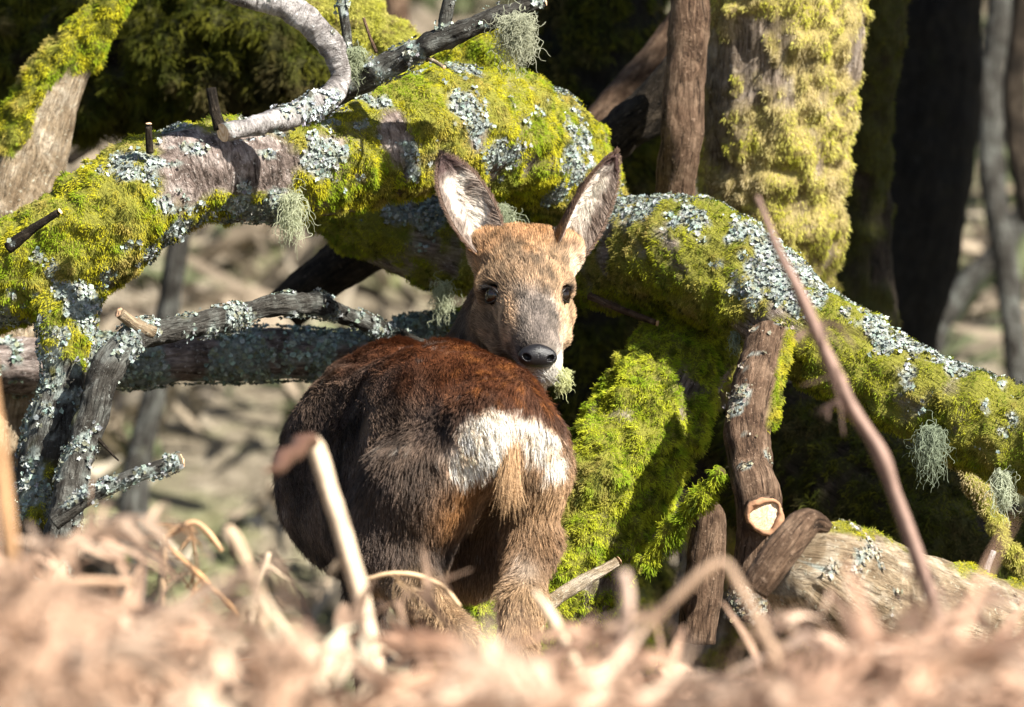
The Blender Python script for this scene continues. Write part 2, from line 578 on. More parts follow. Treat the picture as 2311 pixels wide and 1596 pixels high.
    def sample(weight, count):
        w = weight * area * vis
        tot = w.sum()
        if tot <= 0 or count < 1:
            return np.zeros(0, dtype=int), np.zeros((0, 3)), np.zeros((0, 3))
        idx = rng.choice(len(w), int(count), p=w / tot)
        i, j = idx // around, idx % around
        fi, fj = rng.uniform(-0.5, 0.5, len(idx)), rng.uniform(-0.5, 0.5, len(idx))
        p = flat[idx] + du.reshape(-1, 3)[idx] * fi[:, None] + 0.5 * dv.reshape(-1, 3)[idx] * fj[:, None]
        return idx, p, nn[idx]
    mw = smooth(0.3, 0.9, mm)
    cnt = int(min(density * (area * vis * mw).sum(), 90000))
    if cnt > 20:
        idx, p, pn = sample(mw, cnt)
        clump = vec_noise(p, 70, seed + 90) * 1.3 + vec_noise(p, 200, seed + 95) * 0.5
        d0 = unit(pn * 1.0 + clump * (0.42 * clumpy) + rng.normal(size=p.shape) * 0.32)
        d1 = unit(pn * 0.35 + clump * (0.45 * clumpy) + np.array([0, 0, -droop]) + rng.normal(size=p.shape) * 0.3)
        ln = hair * (0.45 + 1.1 * fbm(p, 60, seed + 99, 2)) * rng.uniform(0.6, 1.35, len(p))
        pts = grow(p - pn * 0.0015, d0, d1, ln)
        tint = moss_tint(p, pal, seed)
        ms = strands_obj('moss', pts, strand_r, tint, M['moss'], o, 0.45)
        tag(ms, kind='stuff')
    if lichen > 0:
        cnt = int(min(52000 * (area * vis * lw).sum() / (lichen_size / 0.0042) ** 2, 16000))
        idx, p, pn = sample(lw, cnt)
        if len(p):
            lichen_mesh('lichen', p + pn * 0.003, unit(pn + rng.normal(size=p.shape) * 0.35), rng.uniform(0.35, 1.25, len(p)) * lichen_size * 0.88, np.tile(lichen_tint, (len(p), 1)), o)
    return o

def beard(name, u, v, y, w, h, count, parent=None, tint=(0.40, 0.46, 0.36), label=None, category=None, curl=0.35):
    """Hanging beard lichen: a tangle of fine drooping threads."""
    SEED[0] += 11
    root = P(u, v, y)
    n = count
    W_, H_ = R(w, y) * 0.72, R(h, y) * 0.85
    spread = rng.normal(size=(n, 3)) * np.array([W_ * 0.26, W_ * 0.22, W_ * 0.10])
    p = root + spread
    # a few strands start lower, caught on the others
    p[:, 2] -= H_ * 0.5 * rng.uniform(0, 1, n) ** 2
    k = 12
    ln = H_ * rng.uniform(0.25, 0.85, n)
    d = unit(rng.normal(size=(n, 3)) * 0.9 + np.array([0, 0, -0.7]))
    pts = np.zeros((n, k, 3))
    for a in range(k):
        pts[:, a] = p
        d = unit(d * 0.75 + rng.normal(size=(n, 3)) * curl * 1.3 + np.array([0, 0, -0.34]) - (p - root) * np.array([1, 1, 0]) / W_ * 0.16)
        p = p + d * (ln / (k - 1))[:, None]
    o = strands_obj(name, pts, 0.00042, np.asarray(tint) * np.array([1.16, 1.06, 0.92]) * rng.uniform(0.7, 1.25, (n, 1)), M['beard'], parent, 0.5)
    tag(o, label, category, kind='stuff' if parent is not None else None)
    return o
# ------------------------------------------------------------------ ground and hillside
def ground_z(x, y):
    p = np.stack([x, y, np.zeros_like(x)], 1)
    bank = 0.20 * np.exp(-((y + 3.4) / 1.5) ** 2)
    hill = np.where(y > 4.2, (y - 4.2) * 0.46, 0.0)
    hill = np.minimum(hill, 14 + (hill - 14) * 0.15)
    bumps = (fbm(p, 0.9, 3, 4) - 0.5) * (0.10 + 0.35 * smooth(2, 6, y)) * smooth(0.2, 1.5, np.abs(y)) + (fbm(p, 5, 4, 3) - 0.5) * 0.03
    return bank + hill + bumps

def build_ground():
    xs = np.concatenate([np.linspace(-120, -8, 26)[:-1], np.linspace(-8, 8, 161), np.linspace(8, 120, 26)[1:]])
    ys = np.concatenate([np.linspace(-60, -8, 20)[:-1], np.linspace(-8, 14, 221), np.linspace(14, 160, 40)[1:]])
    X, Y = np.meshgrid(xs, ys, indexing='ij')
    z = ground_z(X.ravel(), Y.ravel())
    v = np.stack([X.ravel(), Y.ravel(), z], 1)
    nx, ny = len(xs), len(ys)
    i, j = np.meshgrid(np.arange(nx - 1), np.arange(ny - 1), indexing='ij')
    f = np.stack([i * ny + j, (i + 1) * ny + j, (i + 1) * ny + j + 1, i * ny + j + 1], -1).reshape(-1, 4)
    m, n, l = new_mat('woodland_floor')
    tc = n.new('ShaderNodeTexCoord')
    a = noise_node(n, l, 2.2, 6, 0.65, tc.outputs['Object'], 0.5)
    b = noise_node(n, l, 30, 6, 0.7, tc.outputs['Object'], 1.0)
    c = noise_node(n, l, 0.8, 3, 0.5, tc.outputs['Object'])
    straw = ramp(n, l, b, [(0.25, (0.05, 0.04, 0.03)), (0.5, (0.19, 0.16, 0.115)), (0.75, (0.36, 0.31, 0.24))])
    green = ramp(n, l, b, [(0.25, (0.06, 0.07, 0.03)), (0.7, (0.24, 0.25, 0.12))])
    g = ramp(n, l, a, [(0.50, (0, 0, 0)), (0.64, (1, 1, 1))])
    col = mix_col(n, l, g, straw, green)
    finish(n, l, col, 0.9, b, 0.8, 0.03, 0.1)
    o = mesh_obj('ground', v, f, m)
    tag(o, kind='structure')
build_ground()

BR_TAN = np.array([0.47, 0.285, 0.175])
BR_RUST = np.array([0.30, 0.14, 0.065])
BR_PALE = np.array([0.60, 0.44, 0.315])

def frond_arrays(n_fronds, base, heading, pitch, length, curl, tints, pin=11, seglen=5, width=0.020):
    """Dead bracken fronds: a bent midrib with crumpled leaflets on both sides. Returns verts, quads, tint."""
    V, F, T = [], [], []
    off = 0
    for i in range(n_fronds):
        L = length[i]
        d = np.array([math.cos(heading[i]) * math.cos(pitch[i]), math.sin(heading[i]) * math.cos(pitch[i]), math.sin(pitch[i])])
        side = np.array([-math.sin(heading[i]), math.cos(heading[i]), 0])
        side = unit((side + rng.normal(size=3) * 0.5)[None])[0]
        up = np.cross(d, side)
        K = 8
        t = np.linspace(0, 1, K)
        bend = curl[i]
        mid = base[i] + d * (L * t)[:, None] + np.array([0, 0, -1.0]) * (bend * L * t ** 2)[:, None] + side * (rng.uniform(-0.2, 0.2) * L * t ** 2)[:, None]
        w = np.linspace(0.0028, 0.0012, K)[:, None]
        for ax in (side, up):
            v = np.concatenate([mid - ax * w, mid + ax * w], 0)
            f = np.array([[k, k + 1, K + k + 1, K + k] for k in range(K - 1)]) + off
            V.append(v); F.append(f); T.append(np.tile(tints[i] * 0.8, (len(v), 1)))
            off += len(v)
        for s in (-1, 1):
            for pnum in range(pin):
                tp = 0.12 + 0.86 * pnum / pin + rng.uniform(-0.02, 0.02)
                b0 = np.array([np.interp(tp, t, mid[:, a]) for a in range(3)])
                pl = L * 0.36 * (1 - tp) ** 0.7 * rng.uniform(0.5, 1.15) + 0.015
                dirp = unit((side * s + d * rng.uniform(0.1, 0.7) + up * rng.uniform(-0.7, 0.5) + np.array([0, 0, -0.35]))[None])[0]
                cdir = unit((rng.normal(size=3) + np.array([0, 0, -0.6]))[None])[0]
                tt = np.linspace(0, 1, seglen)[:, None]
                line = b0 + dirp * pl * tt + cdir * pl * 0.55 * tt ** 2
                wv = unit(np.cross(dirp, rng.normal(size=3))[None])[0]
                tw = unit(np.cross(dirp, wv)[None])[0]
                ang = rng.uniform(-1.5, 1.5) * tt
                ww = (wv * np.cos(ang) + tw * np.sin(ang)) * (width * rng.uniform(0.4, 1.1) * np.sqrt(np.clip(1 - tt, 0.02, 1)) * rng.uniform(0.7, 1.2, (seglen, 1)) * min(1, pl / 0.06))
                v = np.concatenate([line - ww, line + ww], 0)
                f = np.array([[k, k + 1, seglen + k + 1, seglen + k] for k in range(seglen - 1)]) + off
                V.append(v); F.append(f); T.append(np.tile(tints[i] * rng.uniform(0.65, 1.3), (len(v), 1)))
                off += len(v)
    return np.vstack(V), np.vstack(F), np.clip(np.vstack(T), 0, 0.8)

def bracken_tints(n, pale=0.3):
    a = rng.uniform(0, 1, (n, 1)); b = (rng.uniform(0, 1, (n, 1)) < pale)
    c = BR_RUST + (BR_TAN - BR_RUST) * a
    return np.where(b, BR_PALE * rng.uniform(0.8, 1.1, (n, 1)), c)

# dead bracken and grass lying all over the hillside behind
n = 1100
bx, by = rng.uniform(-2.2, 2.2, n), rng.uniform(4.0, 8.8, n)
bz = ground_z(bx, by) + rng.uniform(0, 0.10, n)
ht = bracken_tints(n, 0.5)
ht = ht * 0.25 + 0.75 * np.array([0.38, 0.35, 0.27]) * rng.uniform(.35, 1.25, (n, 1))
greenish = rng.uniform(0, 1, (n, 1)) < 0.28
ht = np.where(greenish, np.array([0.15, 0.17, 0.09]), ht)
V, F, T = frond_arrays(n, np.stack([bx, by, bz], 1), rng.uniform(0, 6.28, n), rng.uniform(-0.2, 0.9, n), rng.uniform(0.25, 0.6, n), rng.uniform(0.1, 0.7, n), ht, pin=7, seglen=4, width=0.022)
o = mesh_obj('hillside_bracken', V, F, M['bracken'], None, False, T)
tag(o, 'blurred tan and olive dead bracken covering the slope behind the fallen limbs', 'dead bracken', kind='stuff')

# ------------------------------------------------------------------ fallen limbs and trunks
GM = 'mossy limbs and trunks'
def bare_middle(center, radius, amount):
    c = np.asarray(center)
    def fn(p, n):
        return -amount * np.exp(-(((p - c) ** 2).sum(1)) / radius ** 2)
    return fn

# the great limb over the left side, sagging to the ground at its broken left end
great = limb('fallen_limb', [(1330, 560, .95, 95), (1275, 440, .85, 125), (1200, 335, .74, 138), (1090, 290, .66, 132), (960, 300, .60, 132), (820, 335, .55, 122), (680, 372, .50, 112), (540, 390, .47, 108),
             (420, 405, .45, 108), (310, 450, .43, 112), (200, 525, .42, 120), (90, 590, .42, 118), (-60, 640, .45, 105), (-250, 700, .55, 95)],
             'bark_grey', 'thick yellow-mossed fallen limb with grey-pink bare bark patches, passing behind the deer\'s ears', 'fallen limb',
             moss=0.74, up=0.06, lichen=0.52, lichen_up=0.0, ring=True, density=360000, hair=0.0052,
             moss_fn=lambda p, n: bare_middle(P(430, 350, .38), 0.060, 1.0)(p, n) + bare_middle(P(590, 370, .40), 0.035, 0.8)(p, n) + bare_middle(P(880, 300, .5), 0.03, 0.5)(p, n))
beard('beard_lichen', 655, 440, .40, 62, 150, 280, great)
beard('beard_lichen', 1120, 470, .62, 120, 95, 420, great, (0.30, 0.36, 0.28))
# snapped stubs on it
def stub(parent, a, b, ra, rb, bark='bark_brown', moss=0.0, lichen=0.0, cap='broken', name='stub', gn=0.1):
    mid = tuple((np.array(a) + np.array(b)) / 2 + np.array([rng.uniform(-4, 4), rng.uniform(-4, 4), 0]))
    return limb(name, [(*a, ra), (*mid, (ra + rb) / 2), (*b, rb)], bark, None, None, moss=moss, up=0, lichen=lichen, step=0.003, parent=parent, cap_end=cap, gnarl=gn, hair=0.006)
stub(great, (338, 345, .37), (336, 285, .36), 9, 7, 'bark_dark')
stub(great, (20, 560, .30), (130, 480, .27), 15, 8, 'bark_dark', lichen=0.4)

# limb dropping from the great limb at the left, grey-green with lichen
limb('lichen_limb', [(160, 600, .42, 64.4), (150, 700, .38, 66.2), (145, 790, .36, 55.2), (140, 870, .35, 47.8), (115, 970, .34, 60.7), (95, 1060, .33, 57.0), (78, 1150, .32, 50.6), (60, 1260, .32, 50.6), (50, 1500, .32, 55.2), (40, 1950, .32, 64.4)],
     'bark_lichen', 'upright limb crusted with grey-green lichen below yellow moss, under the great mossy limb', 'fallen limb',
     moss=0.25, up=0, lichen=0.78, hair=0.0055, lichen_size=0.0042, density=230000,
     moss_fn=lambda p, n: 0.9 * smooth(P(0, 850, .35)[2], P(0, 730, .35)[2], p[:, 2]) + 0.5 * np.exp(-((p[:, 2] - P(0, 1130, .33)[2]) / 0.03) ** 2))
c_br = limb('lichen_branch', [(115, 1300, .20, 42.6), (140, 1180, .22, 37.7), (172, 1060, .24, 34.4), (210, 940, .26, 36.1), (250, 830, .28, 39.4), (310, 765, .30, 32.8), (420, 738, .36, 29.5), (520, 712, .44, 26.2), (620, 688, .52, 24.6), (720, 685, .60, 25.4), (800, 722, .68, 21.3), (880, 755, .74, 18.0), (990, 790, .82, 16.4)],
     'bark_lichen', 'dark crooked branch flecked with grey lichen, arching behind the deer\'s back', 'branch', moss=0.10, up=0.15, lichen=0.62, rough=0.22, gnarl=0.25, step=0.004, lichen_size=0.0034, pal=PAL_OLIVE, hair=0.006)
stub(c_br, (345, 750, .30), (272, 708, .27), 17, 13, 'bark_tan')
stub(c_br, (215, 985, .25), (268, 1040, .24), 6, 2, 'bark_dark')
beard('beard_lichen', 205, 1170, .22, 45, 90, 160, c_br, (0.36, 0.40, 0.31))
limb('twig', [(120, 1180, .12, 20), (200, 1120, .12, 19), (290, 1080, .12, 17), (350, 1058, .12, 16), (405, 1042, .12, 15)], 'bark_lichen', 'short lichened stick with a fresh orange broken tip, above the dead bracken', 'stick',
     moss=0.1, up=0.1, lichen=0.55, step=0.003, cap_end='broken', lichen_size=0.004, hair=0.005)
d_log = limb('fallen_log', [(-120, 835, .9, 62), (60, 826, .88, 62), (250, 815, .86, 60), (450, 806, .86, 58), (650, 800, .86, 58), (820, 796, .88, 56), (980, 760, .95, 52), (1120, 740, 1.05, 50)],
     'bark_grey', 'level grey-brown log with pale green lichen patches, behind the deer\'s back', 'fallen log', moss=0.12, up=0.05, lichen=0.85, lichen_size=0.0045, hair=0.008,
     moss_fn=lambda p, n: 0.8 * smooth(P(900, 0, .9)[0], P(980, 0, .9)[0], p[:, 0]), lichen_tint=np.array([0.38, 0.46, 0.40]))
beard('beard_lichen', 1000, 640, .78, 55, 110, 240, None if False else d_log, (0.36, 0.42, 0.33))

# arching limb at the right
arch = limb('arched_limb', [(700, 410, .95, 70), (800, 470, .90, 88), (920, 530, .86, 92), (1060, 560, .84, 95), (1200, 575, .82, 100), (1330, 580, .78, 108), (1450, 575, .70, 120), (1560, 580, .62, 122), (1680, 640, .55, 112), (1780, 715, .50, 108), (1900, 800, .45, 104), (2030, 870, .40, 100), (2160, 930, .36, 96), (2290, 990, .33, 95), (2450, 1070, .30, 95), (2700, 1250, .25, 95)],
     'bark_grey', 'arched mossy limb with grey lichen along its crest, sloping down beside the yellow mossed trunk', 'fallen limb',
     moss=0.70, up=0.10, lichen=0.34, lichen_up=0.20, pal=((0.38, 0.39, 0.03), (0.17, 0.23, 0.018), (0.38, 0.29, 0.10), (0.03, 0.04, 0.01)), density=200000,
     moss_fn=bare_middle(P(1910, 715, .36), 0.035, 0.9))
beard('beard_lichen', 2100, 965, .30, 70, 150, 330, arch, (0.22, 0.28, 0.23))
beard('beard_lichen', 2262, 1065, .28, 42, 140, 240, arch, (0.40, 0.47, 0.40))
beard('beard_lichen', 1665, 745, .5, 40, 75, 130, arch, (0.25, 0.32, 0.28))
stub(arch, (1330, 668, .66), (1478, 728, .60), 9, 8, 'bark_brown', cap='broken', gn=0.0)
hb = limb('hanging_branch', [(1740, 760, .42, 48), (1715, 850, .36, 52), (1690, 950, .32, 52), (1690, 1050, .28, 52), (1708, 1120, .24, 52), (1712, 1230, .24, 50), (1690, 1400, .24, 50)], 'bark_brown', 'short brown branch with a pale sawn knot, hanging below the arched limb', 'branch',
     moss=0.1, up=0, lichen=0.38, rough=0.12, lichen_tint=np.array([0.34, 0.31, 0.24]), hair=0.006,
     moss_fn=lambda p, n: 0.7 * smooth(0.6, 0.9, n[:, 0]) * smooth(P(0, 1000, .3)[2], P(0, 950, .3)[2], p[:, 2]))
# the pruned knot on its front
limb('knot', [(1716, 1145, .30, 44), (1722, 1158, .20, 44), (1726, 1164, .155, 40)], 'bark_brown', None, None, moss=-0.5, step=0.003, cap_end='cut', parent=hb)
_k = P(1727, 1165, .15)
_kd = unit((P(1726, 1164, .155) - P(1722, 1158, .20))[None])[0]
_kx = unit(np.cross(_kd, np.array([0, 0, 1.0]))[None])[0]; _ky = np.cross(_kx, _kd)
_ring = np.array([[*(_k + (_kx * math.cos(t) + _ky * math.sin(t)) * R(38) * (1 + .08 * math.sin(3 * t + 1))), R(7) * (1 + .45 * math.sin(2 * t))] for t in np.linspace(0, 2 * np.pi, 36)])
_v, _q, _, _ = sweep(_ring, 9)
mesh_obj('callus', _v.reshape(-1, 3) + vec_noise(_v.reshape(-1, 3), 160, 5) * .003, _q, M['callus'], hb)
limb('mossy_twig', [(1455, 1275, .32, 12), (1520, 1195, .30, 13), (1580, 1125, .28, 14), (1632, 1065, .26, 9)], 'bark_brown', 'thin twig sleeved in vivid green moss, below the arched limb', 'twig', moss=1.2, up=0, pal=PAL_GREEN, hair=0.010, step=0.004, density=260000)
limb('yellow_mossy_stem', [(2100, 960, .55, 14), (2180, 1060, .52, 14), (2240, 1170, .5, 15), (2300, 1280, .48, 17), (2400, 1420, .46, 18)], 'bark_brown', 'slim slanting stem bright with yellow-green moss, below the arched limb', 'stem', moss=1.0, up=0.2, pal=PAL_STRAW, hair=0.005, step=0.004)

# short thick log leaning behind the deer's hind legs
limb('leaning_log', [(1020, 1700, .50, 130), (1150, 1480, .50, 130), (1290, 1250, .50, 130), (1400, 1060, .54, 128), (1500, 880, .62, 118), (1580, 750, .72, 104), (1640, 640, .85, 90)],
     'bark_grey', 'stout leaning log with bright green moss and grey bark, beside the deer\'s hind leg', 'fallen log', moss=0.66, up=0.1, lichen=0.0, pal=PAL_GREEN, hair=0.0062, density=330000, cushion=0.009)
limb('pale_stick', [(1180, 1420, .14, 20), (1250, 1355, .16, 17), (1320, 1310, .18, 15), (1392, 1268, .2, 10)], 'bark_tan', 'pale peeling stick at the foot of the leaning log', 'stick', moss=0.05, step=0.004, cap_end='broken')

# top: pale twisted branch, dark lichened branch, mossy pieces behind
e_br = limb('twisted_branch', [(430, -60, .30, 22.9), (540, -12, .30, 22.9), (640, 18, .30, 26.4), (705, 62, .30, 29.9), (752, 120, .30, 28.2), (768, 180, .30, 27.3), (730, 230, .28, 29.0), (660, 262, .24, 26.4), (590, 278, .20, 24.6), (508, 300, .16, 23.8)],
     'bark_pale', 'twisted bare grey-white branch with a sawn end, lying over the great mossy limb', 'branch', moss=-0.2, up=0, lichen=0.55, rough=0.24, step=0.0035, cap_end='cut', lichen_size=0.004, gnarl=0.1, ring=True, lichen_tint=np.array([0.5, 0.54, 0.56]))
stub(e_br, (497, 292, .17), (477, 198, .17), 15, 10, 'bark_dark', cap=None)
f_br = limb('dark_branch', [(700, 250, .50, 30), (790, 195, .45, 30), (880, 145, .42, 27), (960, 105, .40, 26), (1040, 72, .38, 27), (1110, 42, .38, 24), (1170, 22, .38, 19), (1225, 8, .38, 10)], 'bark_lichen', 'dark knobbly branch tufted with grey lichen, crossing above the great mossy limb', 'branch',
     moss=0.0, up=0.1, lichen=0.55, rough=0.25, gnarl=0.2, step=0.004, cap_end='broken', pal=PAL_OLIVE)
stub(f_br, (1000, 90, .39), (1018, -20, .38), 16, 13, 'bark_lichen', lichen=0.6, cap=None, name='side_twig')
stub(f_br, (795, 180, .44), (770, -15, .44), 9, 14, 'bark_lichen', lichen=0.6, cap=None, name='side_twig')
stub(f_br, (850, 120, .44), (820, 40, .44), 4, 3, 'bark_brown', cap=None, name='side_twig')
stub(f_br, (960, 130, .40), (1000, 150, .36), 5, 4, 'bark_tan', name='side_twig')
beard('beard_lichen', 1165, 40, .36, 85, 150, 900, f_br, (0.34, 0.38, 0.32), curl=0.5)
beard('beard_lichen', 800, 110, .42, 50, 110, 260, f_br, (0.30, 0.36, 0.27), curl=0.5)
limb('mossy_bough', [(560, -120, 1.0, 70), (700, -20, 1.0, 74), (800, 55, 1.0, 70), (900, 120, .98, 62), (1010, 190, .95, 55), (1100, 260, .9, 50)], 'bark_tan', 'pale yellow mossed bough slanting down behind the dark knobbly branch', 'bough', moss=0.75, up=0.2, pal=PAL_STRAW, hair=0.005)
limb('mossy_snag', [(930, 260, .85, 62), (1010, 195, .85, 62), (1080, 140, .85, 56), (1150, 60, .85, 40)], 'bark_tan', 'short stub thick with yellow moss, rising behind the great mossy limb', 'snag', moss=0.85, up=0.1, pal=PAL_LIT, hair=0.006)

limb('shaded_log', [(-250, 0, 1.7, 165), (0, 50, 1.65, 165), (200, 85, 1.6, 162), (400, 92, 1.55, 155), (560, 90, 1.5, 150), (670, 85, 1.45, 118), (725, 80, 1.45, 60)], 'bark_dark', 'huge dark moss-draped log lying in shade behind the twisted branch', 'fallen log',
     moss=0.7, up=0.1, pal=PAL_SHADED, hair=0.016, density=90000, strand_r=0.0008, cushion=0.03, rough=0.16,
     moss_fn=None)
limb('shaded_limb', [(640, 700, 1.1, 48), (730, 625, 1.1, 52), (830, 560, 1.1, 60), (960, 510, 1.1, 60)], 'bark_dark', 'short dark bare limb leaning in the shade under the great mossy limb', 'fallen limb', moss=-0.2, up=0)
limb('leaning_sapling', [(-60, 1200, .95, 120), (-20, 800, .95, 118), (20, 520, .95, 108), (70, 330, .95, 88), (125, 190, .95, 66), (190, 90, .95, 48), (270, -20, .95, 30), (400, -180, .95, 24)], 'bark_tan', 'leaning smooth tan trunk with a band of bright green moss along its upper side', 'tree trunk',
     moss=-0.15, up=0, pal=PAL_LIT, hair=0.006, moss_fn=lambda p, n: 1.1 * smooth(0.15, -0.35, n[:, 0]) * smooth(P(0, 430, .95)[2], P(0, 300, .95)[2], p[:, 2]) + 0.6 * smooth(P(0, 230, .95)[2], P(0, 130, .95)[2], p[:, 2]))

# standing trunks to the right
limb('leaning_branch', [(1560, 20, 1.45, 34), (1480, 130, 1.45, 36), (1400, 220, 1.45, 36), (1330, 300, 1.45, 38), (1270, 370, 1.45, 40), (1180, 480, 1.45, 42)], 'bark_brown', 'dull tan branch slanting between the dark trunk and the rusty brown stem', 'branch', moss=-0.2, up=0, moss_fn=lambda p, n: 0.9 * np.exp(-((p[:, 2] - P(0, 350, 1.45)[2]) / 0.02) ** 2))
limb('mossy_tree', [(1700, 1500, 1.35, 190), (1705, 1100, 1.3, 170), (1712, 800, 1.2, 160), (1722, 620, 1.1, 156), (1742, 420, 1.05, 166), (1752, 220, 1.02, 174), (1762, 50, 1.0, 176), (1775, -150, 1.0, 172), (1790, -600, 1.0, 165), (1820, -1600, 1.0, 150)],
     'bark_straw', 'broad upright trunk shaggy with pale yellow moss, behind the arched limb', 'tree trunk', moss=0.60, up=0, pal=PAL_STRAW, hair=0.0055, density=280000, strand_r=0.0005, clumpy=0.7, cushion=0.010, step=0.007, droop=0.9, moss_fn=lambda p, n: -0.12 * smooth(0.0, -0.7, n[:, 0]))
k_tr = limb('brown_stem', [(1500, 700, .95, 50), (1515, 560, .92, 46), (1525, 430, .9, 44), (1540, 300, .88, 46), (1548, 180, .88, 48), (1555, 80, .88, 47), (1560, -40, .88, 46), (1570, -300, .88, 46)], 'bark_brown', 'rusty brown bare stem standing against the yellow mossed trunk', 'tree trunk', moss=-0.4, up=0, rough=0.12)
limb('forked_limb', [(1535, 150, .98, 45), (1480, 235, 1.0, 55), (1420, 285, 1.0, 52), (1365, 330, 1.0, 48), (1290, 372, 1.0, 30), (1230, 390, 1.0, 22)], 'bark_dark', 'dark limb forking down and away from the rusty brown stem', 'limb', moss=0.1, up=0.0, pal=PAL_OLIVE)
limb('dark_tree', [(1330, 1500, 1.9, 175), (1340, 900, 1.9, 165), (1350, 500, 1.85, 150), (1345, 250, 1.8, 150), (1340, 50, 1.8, 150), (1335, -250, 1.8, 150), (1330, -900, 1.8, 140)], 'bark_shaded', 'dark olive-mossed trunk in deep shade above the deer\'s ears', 'tree trunk', moss=0.6, up=0, pal=PAL_SHADED, hair=0.012, density=90000, strand_r=0.0008)
limb('black_tree', [(1900, 1500, 3.0, 150), (1960, 1000, 3.0, 135), (1990, 780, 3.0, 128), (2030, 600, 3.0, 125), (2060, 420, 3.0, 130), (2072, 200, 3.0, 135), (2080, 0, 3.0, 140), (2090, -300, 3.0, 145), (2100, -1200, 3.0, 145)], 'bark_shaded', 'near-black shaded trunk standing beyond the yellow mossed trunk', 'tree trunk', moss=0.15, up=0, pal=PAL_SHADED, density=40000, step=0.01)
limb('shaded_tree', [(1940, 900, 1.7, 90), (1950, 500, 1.7, 60), (1950, 250, 1.65, 55), (1975, 0, 1.6, 70), (2000, -400, 1.6, 70)], 'bark_dark', 'dark green shaded stem close behind the yellow mossed trunk', 'tree trunk', moss=0.5, up=0, pal=PAL_SHADED, density=60000)
limb('shaded_root_log', [(1560, 980, 1.25, 120), (1720, 1010, 1.2, 165), (1860, 1080, 1.1, 200), (2010, 1180, 1.0, 215), (2160, 1320, .95, 220), (2400, 1560, .9, 220)], 'bark_dark', 'massive dark mossy log in shade under the arched limb', 'fallen log', moss=0.6, up=0.1, pal=PAL_SHADED, hair=0.010, density=90000, strand_r=0.0008)

# sawn pale log at the lower right
q_log = limb('sawn_log', [(1790, 1262, -.10, 92), (1850, 1300, -.05, 130), (1950, 1360, .05, 150), (2080, 1410, .12, 152), (2220, 1455, .2, 148), (2400, 1510, .28, 145), (2650, 1590, .4, 140)], 'bark_tan', 'pale tan broken log with a split brown end, half buried in dead bracken', 'fallen log',
     moss=0.20, up=0.15, lichen=0.30, rough=0.05, hair=0.004, lichen_tint=np.array([0.5, 0.46, 0.38]), pal=PAL_LIT)
limb('bark_flap', [(1700, 1330, -.2, 34), (1760, 1250, -.2, 42), (1820, 1180, -.17, 34), (1868, 1190, -.15, 14)], 'bark_brown', None, None, moss=-0.5, up=0, step=0.004, parent=q_log)
limb('stump', [(1570, 1450, .42, 46), (1585, 1320, .42, 46), (1597, 1220, .42, 43), (1603, 1170, .42, 38), (1606, 1145, .42, 26), (1607, 1132, .42, 10)], 'bark_brown', 'small rounded brown stump between the hanging branch and the leaning log', 'stump', moss=-0.3, up=0)
limb('upright_stick', [(2200, 1420, .2, 9), (2212, 1350, .2, 8), (2225, 1290, .2, 8), (2243, 1243, .2, 7)], 'bark_pale', 'thin whitish stick poking up from the bracken near the slim yellow stem', 'stick', moss=-0.5, up=0, step=0.003)

# slim blurred trees on the slope
limb('slim_tree', [(285, 1400, 3.2, 40), (300, 1150, 3.2, 36), (315, 1030, 3.2, 30), (345, 900, 3.2, 26), (375, 720, 3.2, 26), (400, 560, 3.2, 26), (430, 350, 3.2, 26), (450, 0, 3.2, 24), (460, -500, 3.2, 20)], 'bark_lichen', 'slim blurred dark stem standing on the slope behind the level log', 'tree', moss=0.1, up=0, pal=PAL_OLIVE, density=40000, step=0.01)
limb('slim_tree', [(150, 365, 2.6, 12), (200, 330, 2.6, 14), (228, 270, 2.6, 16), (240, 200, 2.6, 18), (245, 0, 2.6, 18)], 'bark_dark', 'thin crooked blurred stem seen under the huge shaded log', 'tree', moss=-0.3, up=0, step=0.01)
limb('slim_tree', [(2300, 900, 4.0, 25), (2270, 600, 4.0, 28), (2240, 400, 4.0, 30), (2235, 200, 4.0, 32), (2260, 0, 4.0, 32), (2300, -400, 4.0, 30)], 'bark_lichen', 'blurred grey stem beyond the near-black trunk', 'tree', moss=-0.2, up=0, step=0.012)
limb('slim_tree', [(2060, 1000, 4.3, 28), (2110, 760, 4.3, 28), (2180, 640, 4.3, 26), (2260, 560, 4.3, 26), (2340, 420, 4.3, 24), (2420, 200, 4.3, 22)], 'bark_lichen', 'blurred leaning grey branch crossing the gap beyond the near-black trunk', 'tree', moss=-0.2, up=0, step=0.012)
limb('slim_tree', [(2330, 500, 3.6, 30), (2290, 250, 3.6, 26), (2310, 0, 3.6, 26), (2320, -300, 3.6, 24)], 'bark_dark', 'dark blurred stem at the edge of the slope beyond the arched limb', 'tree', moss=-0.2, up=0, step=0.012)
limb('slim_tree', [(1010, 500, 4.2, 30), (930, 200, 4.2, 30), (890, 0, 4.2, 30), (850, -300, 4.2, 30)], 'bark_brown', 'blurred brown stem on the slope above the pale yellow bough', 'tree', moss=-0.2, up=0, step=0.012)

